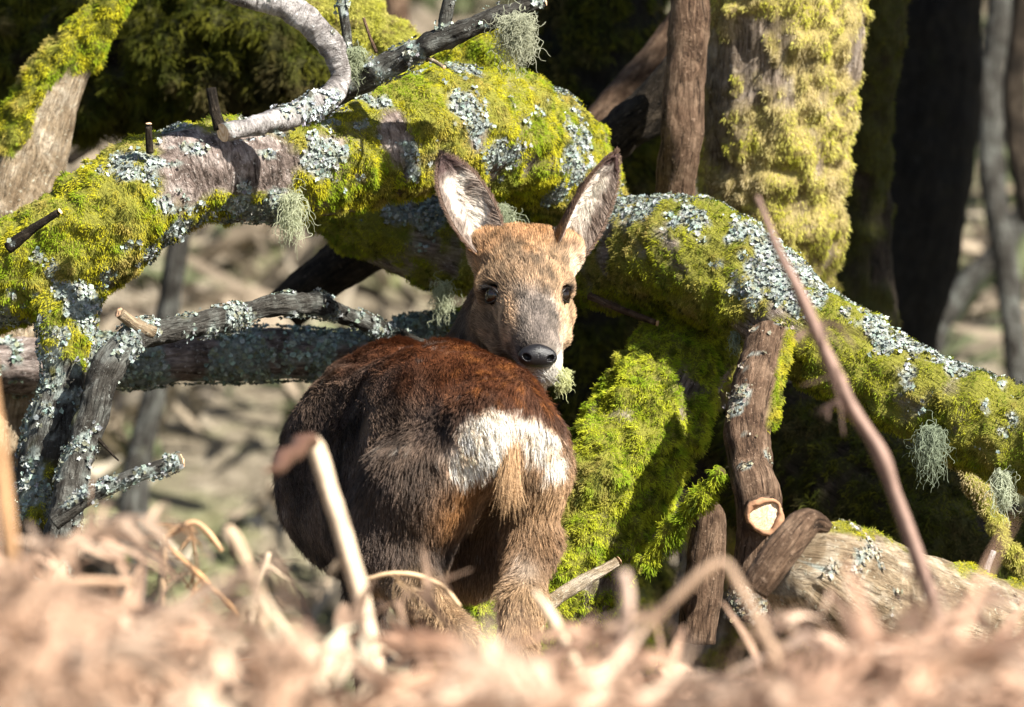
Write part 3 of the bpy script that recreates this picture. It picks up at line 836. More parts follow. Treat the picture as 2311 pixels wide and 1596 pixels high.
# ------------------------------------------------------------------ evergreen added outside the view to shade the far trunks
def shade_tree():
    base = np.array([4.3, -0.6]); bz0 = float(ground_z(np.array([base[0]]), np.array([base[1]]))[0])
    root = bpy.data.objects.new('added_shade_tree', None)
    root.location = (base[0], base[1], bz0)
    COL.objects.link(root)
    bpy.context.view_layer.update()
    tag(root, 'unseen evergreen tree added beside the thicket to shade the dark trunks', 'tree')
    ctrl = np.array([[base[0], base[1], bz0 - .1, .22], [base[0] + .05, base[1], 2.0, .17], [base[0] - .05, base[1] + .1, 4.0, .12], [base[0], base[1], 6.6, .05]])
    path = catmull(ctrl, .1)
    v, q, nor, tang = sweep(path, 16)
    mesh_obj('trunk', v.reshape(-1, 3), q, M['bark_brown'], root, True, None, np.zeros(len(path) * 16), v.reshape(-1, 3))
    # leafy sprays: leaf clouds placed sunward of each spot they are to shade
    sprays = [(P(20, 60, 1.6), 3.9, .20, .18, 160),
              (P(1345, 60, 1.8), 3.6, .26, .20, 250), (P(1345, 330, 1.85), 3.7, .24, .20, 250), (P(1345, 640, 1.9), 3.7, .24, .20, 420), (P(1360, 860, 1.9), 3.7, .24, .20, 420),
              (P(2060, 100, 3.0), 3.6, .30, .25, 900), (P(2040, 420, 3.0), 3.7, .30, .25, 900), (P(2000, 720, 3.0), 3.9, .26, .22, 800),
              (P(1850, 1080, 1.1), 3.4, .22, .18, 300), (P(2100, 1250, 1.0), 3.3, .22, .18, 300)]
    V, F = [], []
    off = 0
    for tgt, t, rx, rz, dens in sprays:
        c = np.asarray(tgt) + TO_SUN * t
        m = dens
        p = c + unit(rng.normal(size=(m, 3))) * (rng.uniform(0, 1, (m, 1)) ** .45) * np.array([rx, rx, rz])
        a = unit(rng.normal(size=(m, 3))); b = unit(np.cross(a, rng.normal(size=(m, 3))))
        w = rng.uniform(.018, .032, (m, 1))
        quad = np.stack([p - a * w * 1.6, p - b * w, p + a * w * 1.6, p + b * w], 1).reshape(-1, 3)
        V.append(quad); F.append(np.arange(m * 4).reshape(-1, 4) + off); off += m * 4
        tip = c
        st = np.array([base[0], base[1], max(1.6, c[2] - 1.0)])
        path = catmull(np.array([[*st, .05], [*((st + tip) / 2 + np.array([0, 0, .1])), .03], [*tip, .012]]), .08)
        v, q, _, _ = sweep(path, 8)
        mesh_obj('bough', v.reshape(-1, 3), q, M['bark_brown'], root, True, None, np.zeros(len(path) * 8), v.reshape(-1, 3))
    V = np.vstack(V)
    o = mesh_obj('crown', V, np.vstack(F), M['bracken'], root, False, np.tile(np.array([0.05, 0.09, 0.03]), (len(V), 1)))
    tag(o, kind='stuff')
shade_tree()
# ------------------------------------------------------------------ the deer
def cone(a, b, ra, rb, flow, k=0.03):
    return dict(t='cone', a=np.array(a), b=np.array(b), ra=ra, rb=rb, flow=unit(np.array(flow, float)[None])[0], k=k)

def sd_cone(p, a, b, ra, rb):
    ab = b - a
    h = np.clip(((p - a) @ ab) / max(ab @ ab, 1e-9), 0, 1)
    return np.linalg.norm(p - a - h[:, None] * ab, axis=1) - (ra + (rb - ra) * h)

D = P
BACK = unit((D(1150, 830, 0.02) - D(900, 830, .55))[None])[0]     # along the back towards the tail
DOWN = np.array([0, 0, -1.0])
HEAD_BACK = unit((D(1178, 560, .45) - D(1215, 805, .285))[None])[0]  # from nose to poll
prims = [
    # trunk of the body
    cone(D(872, 1022, .50), D(905, 1018, .34), .126, .133, BACK + DOWN * .35, .05),
    cone(D(905, 1018, .34), D(1000, 996, .20), .133, .114, BACK + DOWN * .35, .05),
    cone(D(1000, 996, .20), D(1088, 985, .115), .112, .086, BACK + DOWN * .5, .05),
    cone(D(800, 1080, .36), D(900, 1085, .25), .096, .092, BACK * .6 + DOWN * .8, .05),      # belly
    cone(D(900, 920, .62), D(870, 1050, .62), .078, .075, DOWN + BACK * .3, .05),            # chest and shoulder
    # rump
    cone(D(1045, 930, .16), D(1128, 962, .075), .078, .060, BACK + DOWN * .6, .04),
    cone(D(1198, 995, .075), D(1210, 1070, .09), .043, .041, DOWN, .03),                     # right haunch
    cone(D(1078, 1000, .06), D(960, 1095, .085), .062, .066, DOWN + BACK * .25, .03),        # left haunch
    # left hind leg
    cone(D(955, 1100, .09), D(895, 1230, .12), .068, .064, DOWN + BACK * .2, .03),
    cone(D(895, 1230, .12), D(945, 1340, .05), .060, .030, DOWN, .03),
    cone(D(945, 1340, .05), D(1035, 1450, .01), .028, .021, DOWN, .02),
    cone(D(1035, 1450, .01), D(1066, 1720, .05), .023, .016, DOWN, .015),
    cone(D(1066, 1720, .05), D(1070, 1880, .06), .017, .020, DOWN, .01),
    # right hind leg
    cone(D(1208, 1070, .09), D(1194, 1230, .10), .039, .029, DOWN, .03),
    cone(D(1194, 1230, .10), D(1178, 1370, .03), .029, .025, DOWN, .03),
    cone(D(1178, 1370, .03), D(1164, 1470, .0), .027, .022, DOWN, .02),
    cone(D(1162, 1470, .0), D(1152, 1720, .04), .022, .016, DOWN, .015),
    cone(D(1152, 1720, .04), D(1150, 1890, .05), .017, .020, DOWN, .01),
    # groin, set back between the thighs
    cone(D(1090, 1060, .20), D(1110, 1130, .24), .055, .050, DOWN, .02),
    cone(D(1060, 1150, .21), D(1065, 1270, .21), .060, .048, DOWN, .02),
    cone(D(815, 1135, .34), D(890, 1165, .22), .090, .088, DOWN + BACK * .5, .04),
    # front legs
    cone(D(830, 1120, .60), D(830, 1330, .60), .055, .030, DOWN, .04),
    cone(D(830, 1330, .60), D(835, 1600, .58), .024, .018, DOWN, .015),
    cone(D(835, 1600, .58), D(838, 1860, .60), .016, .019, DOWN, .01),
    cone(D(960, 1120, .64), D(962, 1330, .64), .05, .028, DOWN, .04),
    cone(D(962, 1330, .64), D(965, 1600, .62), .022, .018, DOWN, .015),
    cone(D(965, 1600, .62), D(968, 1850, .64), .016, .019, DOWN, .01),
    # neck, bent round
    cone(D(920, 940, .60), D(1075, 915, .60), .075, .070, DOWN + np.array([-.6, .3, 0]), .04),
    cone(D(1075, 915, .60), D(1128, 800, .58), .070, .062, DOWN + np.array([-.3, .3, 0]), .03),
    cone(D(1128, 800, .58), D(1150, 735, .54), .060, .056, DOWN, .03),
    cone(D(1150, 735, .54), D(1174, 650, .47), .055, .050, DOWN, .03),
    # head
    cone(D(1182, 612, .440), D(1184, 645, .418), .0545, .055, HEAD_BACK, .02),
    cone(D(1187, 655, .395), D(1202, 735, .335), .047, .037, HEAD_BACK, .02),
    cone(D(1202, 735, .335), D(1216, 792, .290), .036, .0275, HEAD_BACK, .015),
    cone(D(1178, 700, .425), D(1222, 812, .315), .044, .024, HEAD_BACK, .02),
    cone(D(1222, 812, .315), D(1238, 842, .288), .020, .0155, HEAD_BACK, .012),               # chin
    cone(D(1118, 720, .43), D(1150, 760, .40), .030, .026, HEAD_BACK, .02),                   # left cheek
    cone(D(1252, 712, .435), D(1252, 760, .39), .024, .018, HEAD_BACK, .02),                  # right cheek
    cone(D(1132, 640, .383), D(1114, 648, .395), .019, .019, HEAD_BACK, .012),                # brows
    cone(D(1250, 642, .392), D(1264, 650, .408), .017, .016, HEAD_BACK, .012),
    cone(D(1130, 575, .445), D(1104, 560, .450), .034, .026, HEAD_BACK, .03),                 # ear roots
    cone(D(1248, 578, .445), D(1272, 565, .450), .032, .026, HEAD_BACK, .03),
]
EYES = [(D(1118, 667, .370), .0148), (D(1266, 667, .384), .0138)]

def sdf(p):
    d = None
    for q in prims:
        s = sd_cone(p, q['a'], q['b'], q['ra'], q['rb'])
        if d is None:
            d = s
        else:
            h = np.maximum(q['k'] - np.abs(d - s), 0) / q['k']
            d = np.minimum(d, s) - h * h * q['k'] * 0.25
    for c, r in EYES:     # eye sockets
        s = -(np.linalg.norm(p - c, axis=1) - r * 1.02)
        h = np.maximum(.006 - np.abs(d - s), 0) / .006
        d = np.maximum(d, s) + h * h * .006 * 0.25
    return d

def sdf_grad(p, f, e=0.0015):
    g = np.stack([f(p + np.eye(3)[a] * e) - f(p - np.eye(3)[a] * e) for a in range(3)], 1)
    return unit(g)

def surface_nets(f, lo, hi, h):
    """Smooth closed mesh of f = 0 on a grid of spacing h."""
    dims = np.ceil((hi - lo) / h).astype(int) + 1
    ax = [lo[a] + h * np.arange(dims[a]) for a in range(3)]
    val = np.empty(dims, dtype=np.float32)
    for i0 in range(0, dims[0], 8):
        g = np.stack(np.meshgrid(ax[0][i0:i0 + 8], ax[1], ax[2], indexing='ij'), -1)
        val[i0:i0 + 8] = f(g.reshape(-1, 3)).reshape(g.shape[:3])
    ins = val < 0
    acc = np.zeros((*(dims - 1), 3)); cnt = np.zeros(dims - 1)
    corner = [(a, b, c) for a in (0, 1) for b in (0, 1) for c in (0, 1)]
    sl = lambda c: tuple(slice(c[k], dims[k] - 1 + c[k]) for k in range(3))
    for i, c0 in enumerate(corner):
        for c1 in corner[i + 1:]:
            if sum(abs(x - y) for x, y in zip(c0, c1)) != 1:
                continue
            v0, v1 = val[sl(c0)], val[sl(c1)]
            m = (v0 < 0) != (v1 < 0)
            t = np.where(m, v0 / np.where(m, v0 - v1, 1), 0)
            for k in range(3):
                acc[..., k] += np.where(m, c0[k] + (c1[k] - c0[k]) * t, 0)
            cnt += m
    act = cnt > 0
    ids = -np.ones(dims - 1, dtype=int)
    ids[act] = np.arange(act.sum())
    cell = np.argwhere(act)
    verts = lo + h * (cell + acc[act] / cnt[act][:, None])
    faces = []
    for a in range(3):
        b, c = (a + 1) % 3, (a + 2) % 3
        s0 = [slice(1, dims[k] - 1) for k in range(3)]
        s1 = list(s0)
        s0[a] = slice(0, dims[a] - 1); s1[a] = slice(1, dims[a])
        m = ins[tuple(s0)] != ins[tuple(s1)]
        flip = ins[tuple(s0)][m]
        e = np.argwhere(m)
        for k in range(3):
            if k != a: e[:, k] += 1
        def at(db, dc):
            q = e.copy(); q[:, b] -= db; q[:, c] -= dc
            return ids[q[:, 0], q[:, 1], q[:, 2]]
        quad = np.stack([at(1, 1), at(0, 1), at(0, 0), at(1, 0)], 1)
        quad[~flip] = quad[~flip][:, ::-1]
        faces.append(quad)
    return verts, np.vstack(faces)

allp = np.array([q[k] for q in prims for k in ('a', 'b')])
dv_, df_ = surface_nets(sdf, allp.min(0) - 0.17, allp.max(0) + 0.14, 0.0055)
for _ in range(2):
    dv_ = dv_ - sdf_grad(dv_, sdf) * np.clip(sdf(dv_), -.004, .004)[:, None]

HEAD_N = 15      # neck and head shapes at the end of the list
def split_dist(p):
    dh = np.min(np.stack([sd_cone(p, q['a'], q['b'], q['ra'], q['rb']) for q in prims[-HEAD_N:]], 1), 1)
    db = np.min(np.stack([sd_cone(p, q['a'], q['b'], q['ra'], q['rb']) for q in prims[:-HEAD_N]], 1), 1)
    return dh, db

def folds(p):
    """Uneven coat: hollows, muscle and tufts, much weaker on the head."""
    dh, db = split_dist(p)
    w = smooth(-.01, .01, dh - db)
    f = (fbm(p, 11, 801, 2) - .5) * .026 + (fbm(p * np.array([1, 1, .6]), 34, 811, 2) - .5) * .011
    return f * (.12 + .88 * w) * smooth(D(0, 1330, .1)[2], D(0, 1080, .1)[2], p[:, 2])

# coat colours
def blob(p, c, r):
    return np.exp(-((p - np.asarray(c)) ** 2).sum(1) / r ** 2)

def mixc(col, c, w):
    return col + (np.asarray(c)[None] - col) * np.clip(w, 0, 1)[:, None]

def coat(p, nrm):
    """Coat colour by place on the animal."""
    grey = np.array([0.068, 0.047, 0.037])
    rufous = np.array([0.105, 0.034, 0.012])
    orange = np.array([0.42, 0.19, 0.055])
    buff = np.array([0.42, 0.28, 0.16])
    white = np.array([0.78, 0.72, 0.63])
    dark = np.array([0.03, 0.022, 0.018])
    nz = fbm(p, 22, 900, 3) - 0.5
    col = np.tile(grey, (len(p), 1))
    col = mixc(col, np.array([0.115, 0.079, 0.058]), smooth(-.1, .25, nz))
    streak = fbm(p * np.array([1.0, 1.0, .5]), 34, 905, 3) - .5
    col = col * np.clip(1 + 2.6 * streak, .3, 2)[:, None]
    z = p[:, 2]
    # saddle: rich red-brown over the back and rump
    zs = D(0, 900, .1)[2]
    side = (p - D(1060, 830, .2)) @ np.array([1.0, 0, 0])
    w = smooth(zs - .05, zs + .055, z + nz * .09 + side * 0.30)
    col = mixc(col, rufous, w)
    col = mixc(col, np.array([.25, .09, .025]), w * smooth(.02, .2, fbm(p, 70, 955, 2) - .5) * smooth(D(960, 0, .1)[0], D(1100, 0, .1)[0], p[:, 0]))  # orange flecks paint the sun's glints towards the right
    # thigh edge and right haunch painted warm as if sunlit; buff legs
    col = mixc(col, np.array([.22, .13, .07]), 0.85 * smooth(D(1030, 0, 0)[0], D(1100, 0, 0)[0], p[:, 0]) * smooth(D(0, 960, 0)[2], D(0, 1060, 0)[2], z))
    col = mixc(col, np.array([.12, .07, .04]), smooth(.12, .19, p[:, 1]) * smooth(.32, .28, p[:, 1]) * smooth(D(0, 1040, .2)[2], D(0, 1100, .2)[2], z) * smooth(D(990, 0, .2)[0], D(1030, 0, .2)[0], p[:, 0]))  # groin tone darkened to paint the shade between the thighs
    rim = blob(p, D(1050, 1090, .04), .03) + blob(p, D(1020, 1150, .05), .03)
    col = mixc(col, orange, np.clip(rim, 0, 1) * .7)
    leg = smooth(D(0, 1260, 0)[2], D(0, 1370, 0)[2], z + nz * .04) * smooth(.30, .2, p[:, 1])
    col = mixc(col, buff, leg * .85)
    col = mixc(col, np.array([.42, .27, .15]), blob(p, D(1240, 1120, .05), .05) * .8)
    col = mixc(col, dark, blob(p, D(1205, 1095, .03), .014))
    # white rump patch, two lobes either side of the tail tuft
    wp = 0
    for u_, v_, y_, r_, a_ in ((1045, 1055, .0, .020, .8), (1068, 1020, -.01, .026, .9), (1100, 980, -.01, .030, 1.0), (1135, 945, .0, .022, .9), (1205, 945, .01, .018, .7), (1238, 970, .02, .026, .95), (1258, 1010, .03, .025, .9), (1262, 1055, .05, .018, .7)):
        wp = wp + a_ * blob(p, D(u_, v_, y_), r_)
    wp = wp * smooth(D(0, 895, 0)[2], D(0, 935, 0)[2], z)
    fine = fbm(p, 90, 910, 2) - .5
    col = mixc(col, orange, smooth(.2, .6, wp + nz * .5 + fine * .3))
    col = mixc(col, white, smooth(.20, .70, wp + nz * .6 + fine * .6))
    col = mixc(col, np.array([.55, .40, .26]), smooth(.45, .8, wp) * smooth(.0, .2, fbm(p, 55, 915, 2) - .5) * .85)
    col = mixc(col, orange, blob(p * np.array([1, 1, .45]), D(1176, 985, .0) * np.array([1, 1, .45]), .012) * .75)
    col = mixc(col, np.array([.10, .055, .03]), blob(p, D(1085, 1185, .05), .035) * .8)  # hollow beside the tail tuft darkened as painted shade
    # heel tufts
    col = mixc(col, buff, blob(p, D(965, 1270, .0), .025))
    col = mixc(col, white * .8, blob(p, D(1190, 1260, .02), .022) * .8)
    # neck and head
    dh, db = split_dist(p)
    hd = smooth(.012, -.012, dh - db) * smooth(.20, .24, p[:, 1])
    hc = np.tile(np.array([0.20, 0.145, 0.10]), (len(p), 1))
    ax = HEAD_BACK
    s = (p - D(1215, 805, .285)) @ ax           # 0 at the nose, about .2 at the poll
    xr = (p - D(1200, 680, .36)) @ np.array([1.0, 0.05, 0.0])
    xr = xr - (s - .10) * -0.10
    hc = mixc(hc, np.array([0.31, 0.205, 0.12]), smooth(.080, .125, s + nz * .05))
    hc = mixc(hc, np.array([0.23, 0.155, 0.095]), smooth(.09, .12, s) * smooth(.040, .015, np.abs(xr + .0) + nz * .03) * .85)
    hc = mixc(hc, np.array([0.36, 0.17, 0.06]), smooth(.165, .19, s + nz * .04) * .4)
    hc = mixc(hc, np.array([0.19, 0.155, 0.13]), smooth(.105, .07, s + nz * .03) * smooth(.045, .02, np.abs(xr)))
    hc = mixc(hc, np.array([0.42, 0.28, 0.17]), smooth(.022, .042, np.abs(xr) + nz * .02) * smooth(.13, .07, s))
    hc = mixc(hc, np.array([0.11, 0.09, 0.08]), smooth(.016, .004, np.abs(xr) + nz * .015) * smooth(.10, .03, s) * .65)
    for c, r in EYES:
        hc = mixc(hc, np.array([0.50, 0.36, 0.24]), blob(p, c + np.array([0, 0, -.018]), .016) * .7)
        hc = mixc(hc, dark, smooth(r * 1.30, r * 1.08, np.linalg.norm(p - c, axis=1)))
    hc = mixc(hc, dark * 1.6, blob(p, D(1180, 800, .265), .019) * 1.1)
    hc = mixc(hc, dark * 1.6, blob(p, D(1256, 800, .285), .013))
    hc = mixc(hc, white, 1.8 * blob(p, D(1240, 848, .278), .021))
    hc = mixc(hc, white * .8, 0.9 * blob(p, D(1282, 770, .34), .018))  # pale strip paints the sunlit right edge of the muzzle
    hc = mixc(hc, np.array([0.62, 0.48, 0.36]), blob(p, D(1290, 600, .44), .025) + blob(p, D(1080, 590, .45), .02) * .8)
    hc = mixc(hc, np.array([0.13, 0.095, 0.07]), smooth(.46, .52, p[:, 1]))
    hm = fbm(p * np.array([1, 1, .6]), 75, 930, 3) - .5
    hc = hc * np.clip(1 + 2.3 * hm, .25, 2)[:, None]
    hc = mixc(hc, np.array([.36, .17, .06]), smooth(.08, .3, fbm(p, 45, 940, 2) - .5) * smooth(.06, .1, s) * .35)
    col = col + (hc - col) * hd[:, None]
    return col

deer = bpy.data.objects.new('roe_deer', None)
deer.location = D(1100, 1925, .1)
COL.objects.link(deer)
tag(deer, 'young brown roe deer with white rump patch, looking back over its shoulder', 'deer')
bpy.context.view_layer.update()
nrm_ = sdf_grad(dv_, sdf)
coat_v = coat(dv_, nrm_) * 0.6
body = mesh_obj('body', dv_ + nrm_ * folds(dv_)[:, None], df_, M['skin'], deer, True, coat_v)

def sample_mesh(v, f, count, weight=None):
    a, b, c, d = (v[f[:, i]] for i in range(4))
    area = np.linalg.norm(np.cross(b - a, c - a), axis=1) * .5 + np.linalg.norm(np.cross(c - a, d - a), axis=1) * .5
    cen = (a + b + c + d) / 4
    w = area * (weight(cen) if weight is not None else 1)
    idx = rng.choice(len(f), count, p=w / w.sum())
    s, t = rng.uniform(0, 1, (count, 1)), rng.uniform(0, 1, (count, 1))
    return (a[idx] * (1 - s) + b[idx] * s) * (1 - t) + (d[idx] * (1 - s) + c[idx] * s) * t

def fur_weight(c):
    g = sdf_grad(c, sdf, .003)
    vis = smooth(-.55, -.2, g @ VIEW)
    head = smooth(D(0, 860, .5)[2], D(0, 780, .5)[2], c[:, 2]) * (c[:, 1] > .2)
    low = smooth(D(0, 1650, 0)[2], D(0, 1500, 0)[2], c[:, 2])
    return vis * (1 + 3.0 * head) * (.1 + .9 * low) * np.where((c[:, 1] > .5) & (c[:, 2] < D(0, 900, .5)[2]), .3, 1)

fr = sample_mesh(dv_, df_, 320000, fur_weight)
fn = sdf_grad(fr, sdf)
fr = fr - fn * sdf(fr)[:, None]
dist = np.stack([sd_cone(fr, q['a'], q['b'], q['ra'], q['rb']) for q in prims], 1)
wgt = np.exp(-np.maximum(dist, 0) / 0.012)
wgt /= wgt.sum(1, keepdims=True)
flow = wgt @ np.stack([q['flow'] for q in prims])
headness = wgt[:, -11:].sum(1)
keep = np.ones(len(fr), bool)
for c, r in EYES:
    keep &= np.linalg.norm(fr - c, axis=1) > r * 1.15
nose_c = D(1218, 806, .262)
keep &= ((fr - nose_c) / np.array([.026, .022, .017]) ** 1).__pow__(2).sum(1) > 1
fr, fn, flow, headness = fr[keep], fn[keep], flow[keep], headness[keep]
flow = flow - fn * (flow * fn).sum(1, keepdims=True)
flow = unit(flow)
cl = vec_noise(fr, 20, 700) * .75 + vec_noise(fr, 110, 720) * .55 + rng.normal(size=fr.shape) * .18
body_f = 1 - headness
lift = (.42 * body_f + .30 * headness) * (0.6 + .9 * fbm(fr, 30, 740, 2))
d0 = unit(flow * .8 + fn * (lift[:, None] + .12) + cl * (.45 * body_f + .22 * headness)[:, None])
d1 = unit(flow + fn * (lift * .5)[:, None] + cl * (.7 * body_f + .3 * headness)[:, None] + np.array([0, 0, -.10]))
ln = (.0130 * body_f + .0095 * headness) * rng.uniform(.6, 1.25, len(fr)) * (.75 + .5 * fbm(fr, 25, 760, 2))
muzz = smooth(.11, .03, (fr - D(1215, 805, .285)) @ HEAD_BACK) * headness
ln *= 1 - .35 * muzz
# longer: rump patch, thigh fringe, belly
rp = np.clip(blob(fr, D(1110, 975, .0), .05) + blob(fr, D(1225, 1000, .02), .045) + blob(fr, D(1000, 1130, .02), .05) + blob(fr, D(750, 1230, .35), .06), 0, 1)
ln *= 1 + .25 * rp
saddle = smooth(D(0, 930, .1)[2], D(0, 850, .1)[2], fr[:, 2]) * body_f
ln *= 1 - .35 * saddle
fc = coat(fr, fn)
fc = fc * (1 + .55 * (fbm(fr, 180, 780, 2) - .5)[:, None]) * np.where(headness[:, None] > .5, rng.uniform(.35, 1.75, (len(fr), 1)), rng.uniform(.5, 1.5, (len(fr), 1)))
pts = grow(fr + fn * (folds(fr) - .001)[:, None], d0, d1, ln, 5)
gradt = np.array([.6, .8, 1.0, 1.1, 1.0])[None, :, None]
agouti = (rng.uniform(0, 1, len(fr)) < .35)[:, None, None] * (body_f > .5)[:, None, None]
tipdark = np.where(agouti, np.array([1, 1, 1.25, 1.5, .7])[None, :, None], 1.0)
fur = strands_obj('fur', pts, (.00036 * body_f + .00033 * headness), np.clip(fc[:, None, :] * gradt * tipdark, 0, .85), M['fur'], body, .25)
tag(fur, kind='stuff')

# ears: cupped shells with furry inside and dark backs
def ear(base, tip, face, width, cup, roll):
    base, tip = np.asarray(base), np.asarray(tip)
    axis = tip - base
    L = np.linalg.norm(axis); axis = axis / L
    N = np.asarray(face, float); N = N - axis * (N @ axis); N /= np.linalg.norm(N)
    S = np.cross(axis, N)
    ns, nt = 30, 19
    s = np.linspace(0, 1, ns)[:, None]; t = np.linspace(-1, 1, nt)[None, :]
    w = width * (np.sin(np.pi * np.clip(s, 0, 1) ** 0.85 * 0.74 + 0.52) ** 0.75)
    w = np.where(s > .66, w * np.sqrt(np.clip(1 - ((s - .66) / .34) ** 2.4, 0.004, 1)), w)
    cp = cup * (1.25 - .75 * s)
    ang = t * cp
    x = w * np.sin(ang) / np.maximum(np.sin(np.minimum(cp, 1.57)), .3)
    zc = w * (1 - np.cos(ang)) / np.maximum(cp, .5) * 1.6
    bow = np.sin(np.pi * s) * .008
    pts = base + axis * (s * L + 0 * t)[..., None] + S * x[..., None] + N * (zc - bow)[..., None]
    du = np.gradient(pts, axis=0); dv = np.gradient(pts, axis=1)
    nn = unit(np.cross(dv, du).reshape(-1, 3)).reshape(ns, nt, 3)
    if (nn[ns // 2, nt // 2] @ N) < 0: nn = -nn
    inner = pts + nn * .0012; outer = pts - nn * .0016
    v = np.concatenate([inner.reshape(-1, 3), outer.reshape(-1, 3)])
    i, j = np.meshgrid(np.arange(ns - 1), np.arange(nt - 1), indexing='ij')
    q = np.stack([i * nt + j, i * nt + j + 1, (i + 1) * nt + j + 1, (i + 1) * nt + j], -1).reshape(-1, 4)
    m = ns * nt
    faces = [q, q[:, ::-1] + m]
    loop = [k * nt for k in range(ns)] + [(ns - 1) * nt + k for k in range(1, nt)] + [k * nt + nt - 1 for k in range(ns - 2, -1, -1)]
    loop = np.array(loop)
    faces.append(np.stack([loop[:-1], loop[:-1] + m, loop[1:] + m, loop[1:]], 1))
    F = np.vstack(faces)
    S2 = np.broadcast_to(s, (ns, nt)).ravel(); T2 = np.broadcast_to(t, (ns, nt)).ravel()
    def ear_col(s_, t_, p, inside):
        nz = fbm(p, 60, 333, 2)
        if inside:
            c = np.tile(np.array([0.76, 0.68, 0.60]), (len(p), 1))
            c = mixc(c, np.array([0.24, 0.17, 0.13]), smooth(.50, .75, nz) * .5)
            c = mixc(c, np.array([0.16, 0.11, 0.085]), smooth(.62, .92, np.abs(t_) + (nz - .5) * .5) * .85)
            c = mixc(c, np.array([0.09, 0.055, 0.05]), smooth(.74, .88, s_ + (nz - .5) * .15))
        else:
            c = np.tile(np.array([0.11, 0.065, 0.042]), (len(p), 1))
            c = mixc(c, np.array([0.33, 0.17, 0.07]), smooth(.30, .05, s_))
            c = mixc(c, np.array([0.06, 0.035, 0.03]), smooth(.7, .95, s_))
        return c
    tin = ear_col(S2, T2, inner.reshape(-1, 3), True) * .85
    tout = ear_col(S2, T2, outer.reshape(-1, 3), False)
    o = mesh_obj('ear', v, F, M['skin'], deer, True, np.vstack([tin, tout]))
    # hair
    allpts, alltint, allr = [], [], []
    for inside, cnt in ((True, 7500), (False, 9000)):
        si = rng.uniform(0, ns - 1.001, cnt); ti = rng.uniform(0, nt - 1.001, cnt)
        if inside:   # thick fringes along the two edges, thinner in the middle
            e = rng.uniform(0, 1, cnt) < .75
            ti = np.where(e, np.where(rng.uniform(0, 1, cnt) < .5, rng.uniform(0, .36, cnt), 1 - rng.uniform(0, .36, cnt)) * (nt - 1.001), ti)
        a, b = si.astype(int), ti.astype(int)
        fa, fb = (si - a)[:, None], (ti - b)[:, None]
        G = inner if inside else outer
        p = (G[a, b] * (1 - fa) + G[a + 1, b] * fa) * (1 - fb) + (G[a, b + 1] * (1 - fa) + G[a + 1, b + 1] * fa) * fb
        nr = nn[a, b] * (1 if inside else -1)
        ss, tt_ = si / (ns - 1), ti / (nt - 1) * 2 - 1
        al = unit(du[a, b]); ac = unit(dv[a, b])
        nv = vec_noise(p, 90, 350) 
        if inside:
            f0 = unit(al * .55 + nr * .55 - ac * np.sign(tt_)[:, None] * .55 + nv * .5)
            f1 = unit(al * .9 + nr * .15 - ac * np.sign(tt_)[:, None] * .6 + nv * .7)
            l_ = .017 * rng.uniform(.5, 1.2, cnt) * (1.1 - .75 * ss)
        else:
            f0 = unit(al + nr * .35 + nv * .25); f1 = unit(al + nr * .12 + nv * .3)
            l_ = .0065 * rng.uniform(.6, 1.3, cnt)
        allpts.append(grow(p, f0, f1, l_, 5))
        alltint.append(ear_col(ss, tt_, p, inside) * rng.uniform(.65, 1.35, (cnt, 1)))
        allr.append(np.full(cnt, .00032))
    # rim hair
    rid = rng.integers(0, len(loop) - 1, 2600)
    fx = rng.uniform(0, 1, (2600, 1))
    p = ((v[loop[rid]] + v[loop[rid] + m]) * (1 - fx) + (v[loop[rid + 1]] + v[loop[rid + 1] + m]) * fx) / 2 + rng.normal(size=(2600, 3)) * .0008
    out = unit(np.where((np.abs(T2[loop[rid]]) > .99)[:, None], S * np.sign(T2[loop[rid]])[:, None], axis) + axis * .7 + N * .2 + rng.normal(size=p.shape) * .2)
    allpts.append(grow(p, out, unit(out + axis * .6 + rng.normal(size=p.shape) * .3), .0042 * rng.uniform(.3, 1.3, 2600), 5))
    alltint.append(np.tile(np.array([0.17, 0.11, 0.08]), (2600, 1)) * rng.uniform(.6, 1.4, (2600, 1)))
    allr.append(np.full(2600, .00032))
    h = strands_obj('fur', np.vstack(allpts), np.concatenate(allr), np.clip(np.vstack(alltint), 0, .85), M['fur'], o, .3)
    tag(h, kind='stuff')
    return o
ear(D(1100, 568, .440), D(998, 350, .47), (0.25, -1, 0.10), .0315, 1.15, 0)
ear(D(1252, 572, .445), D(1390, 345, .45), (.80, -.66, 0.10), .0315, 1.25, 0)

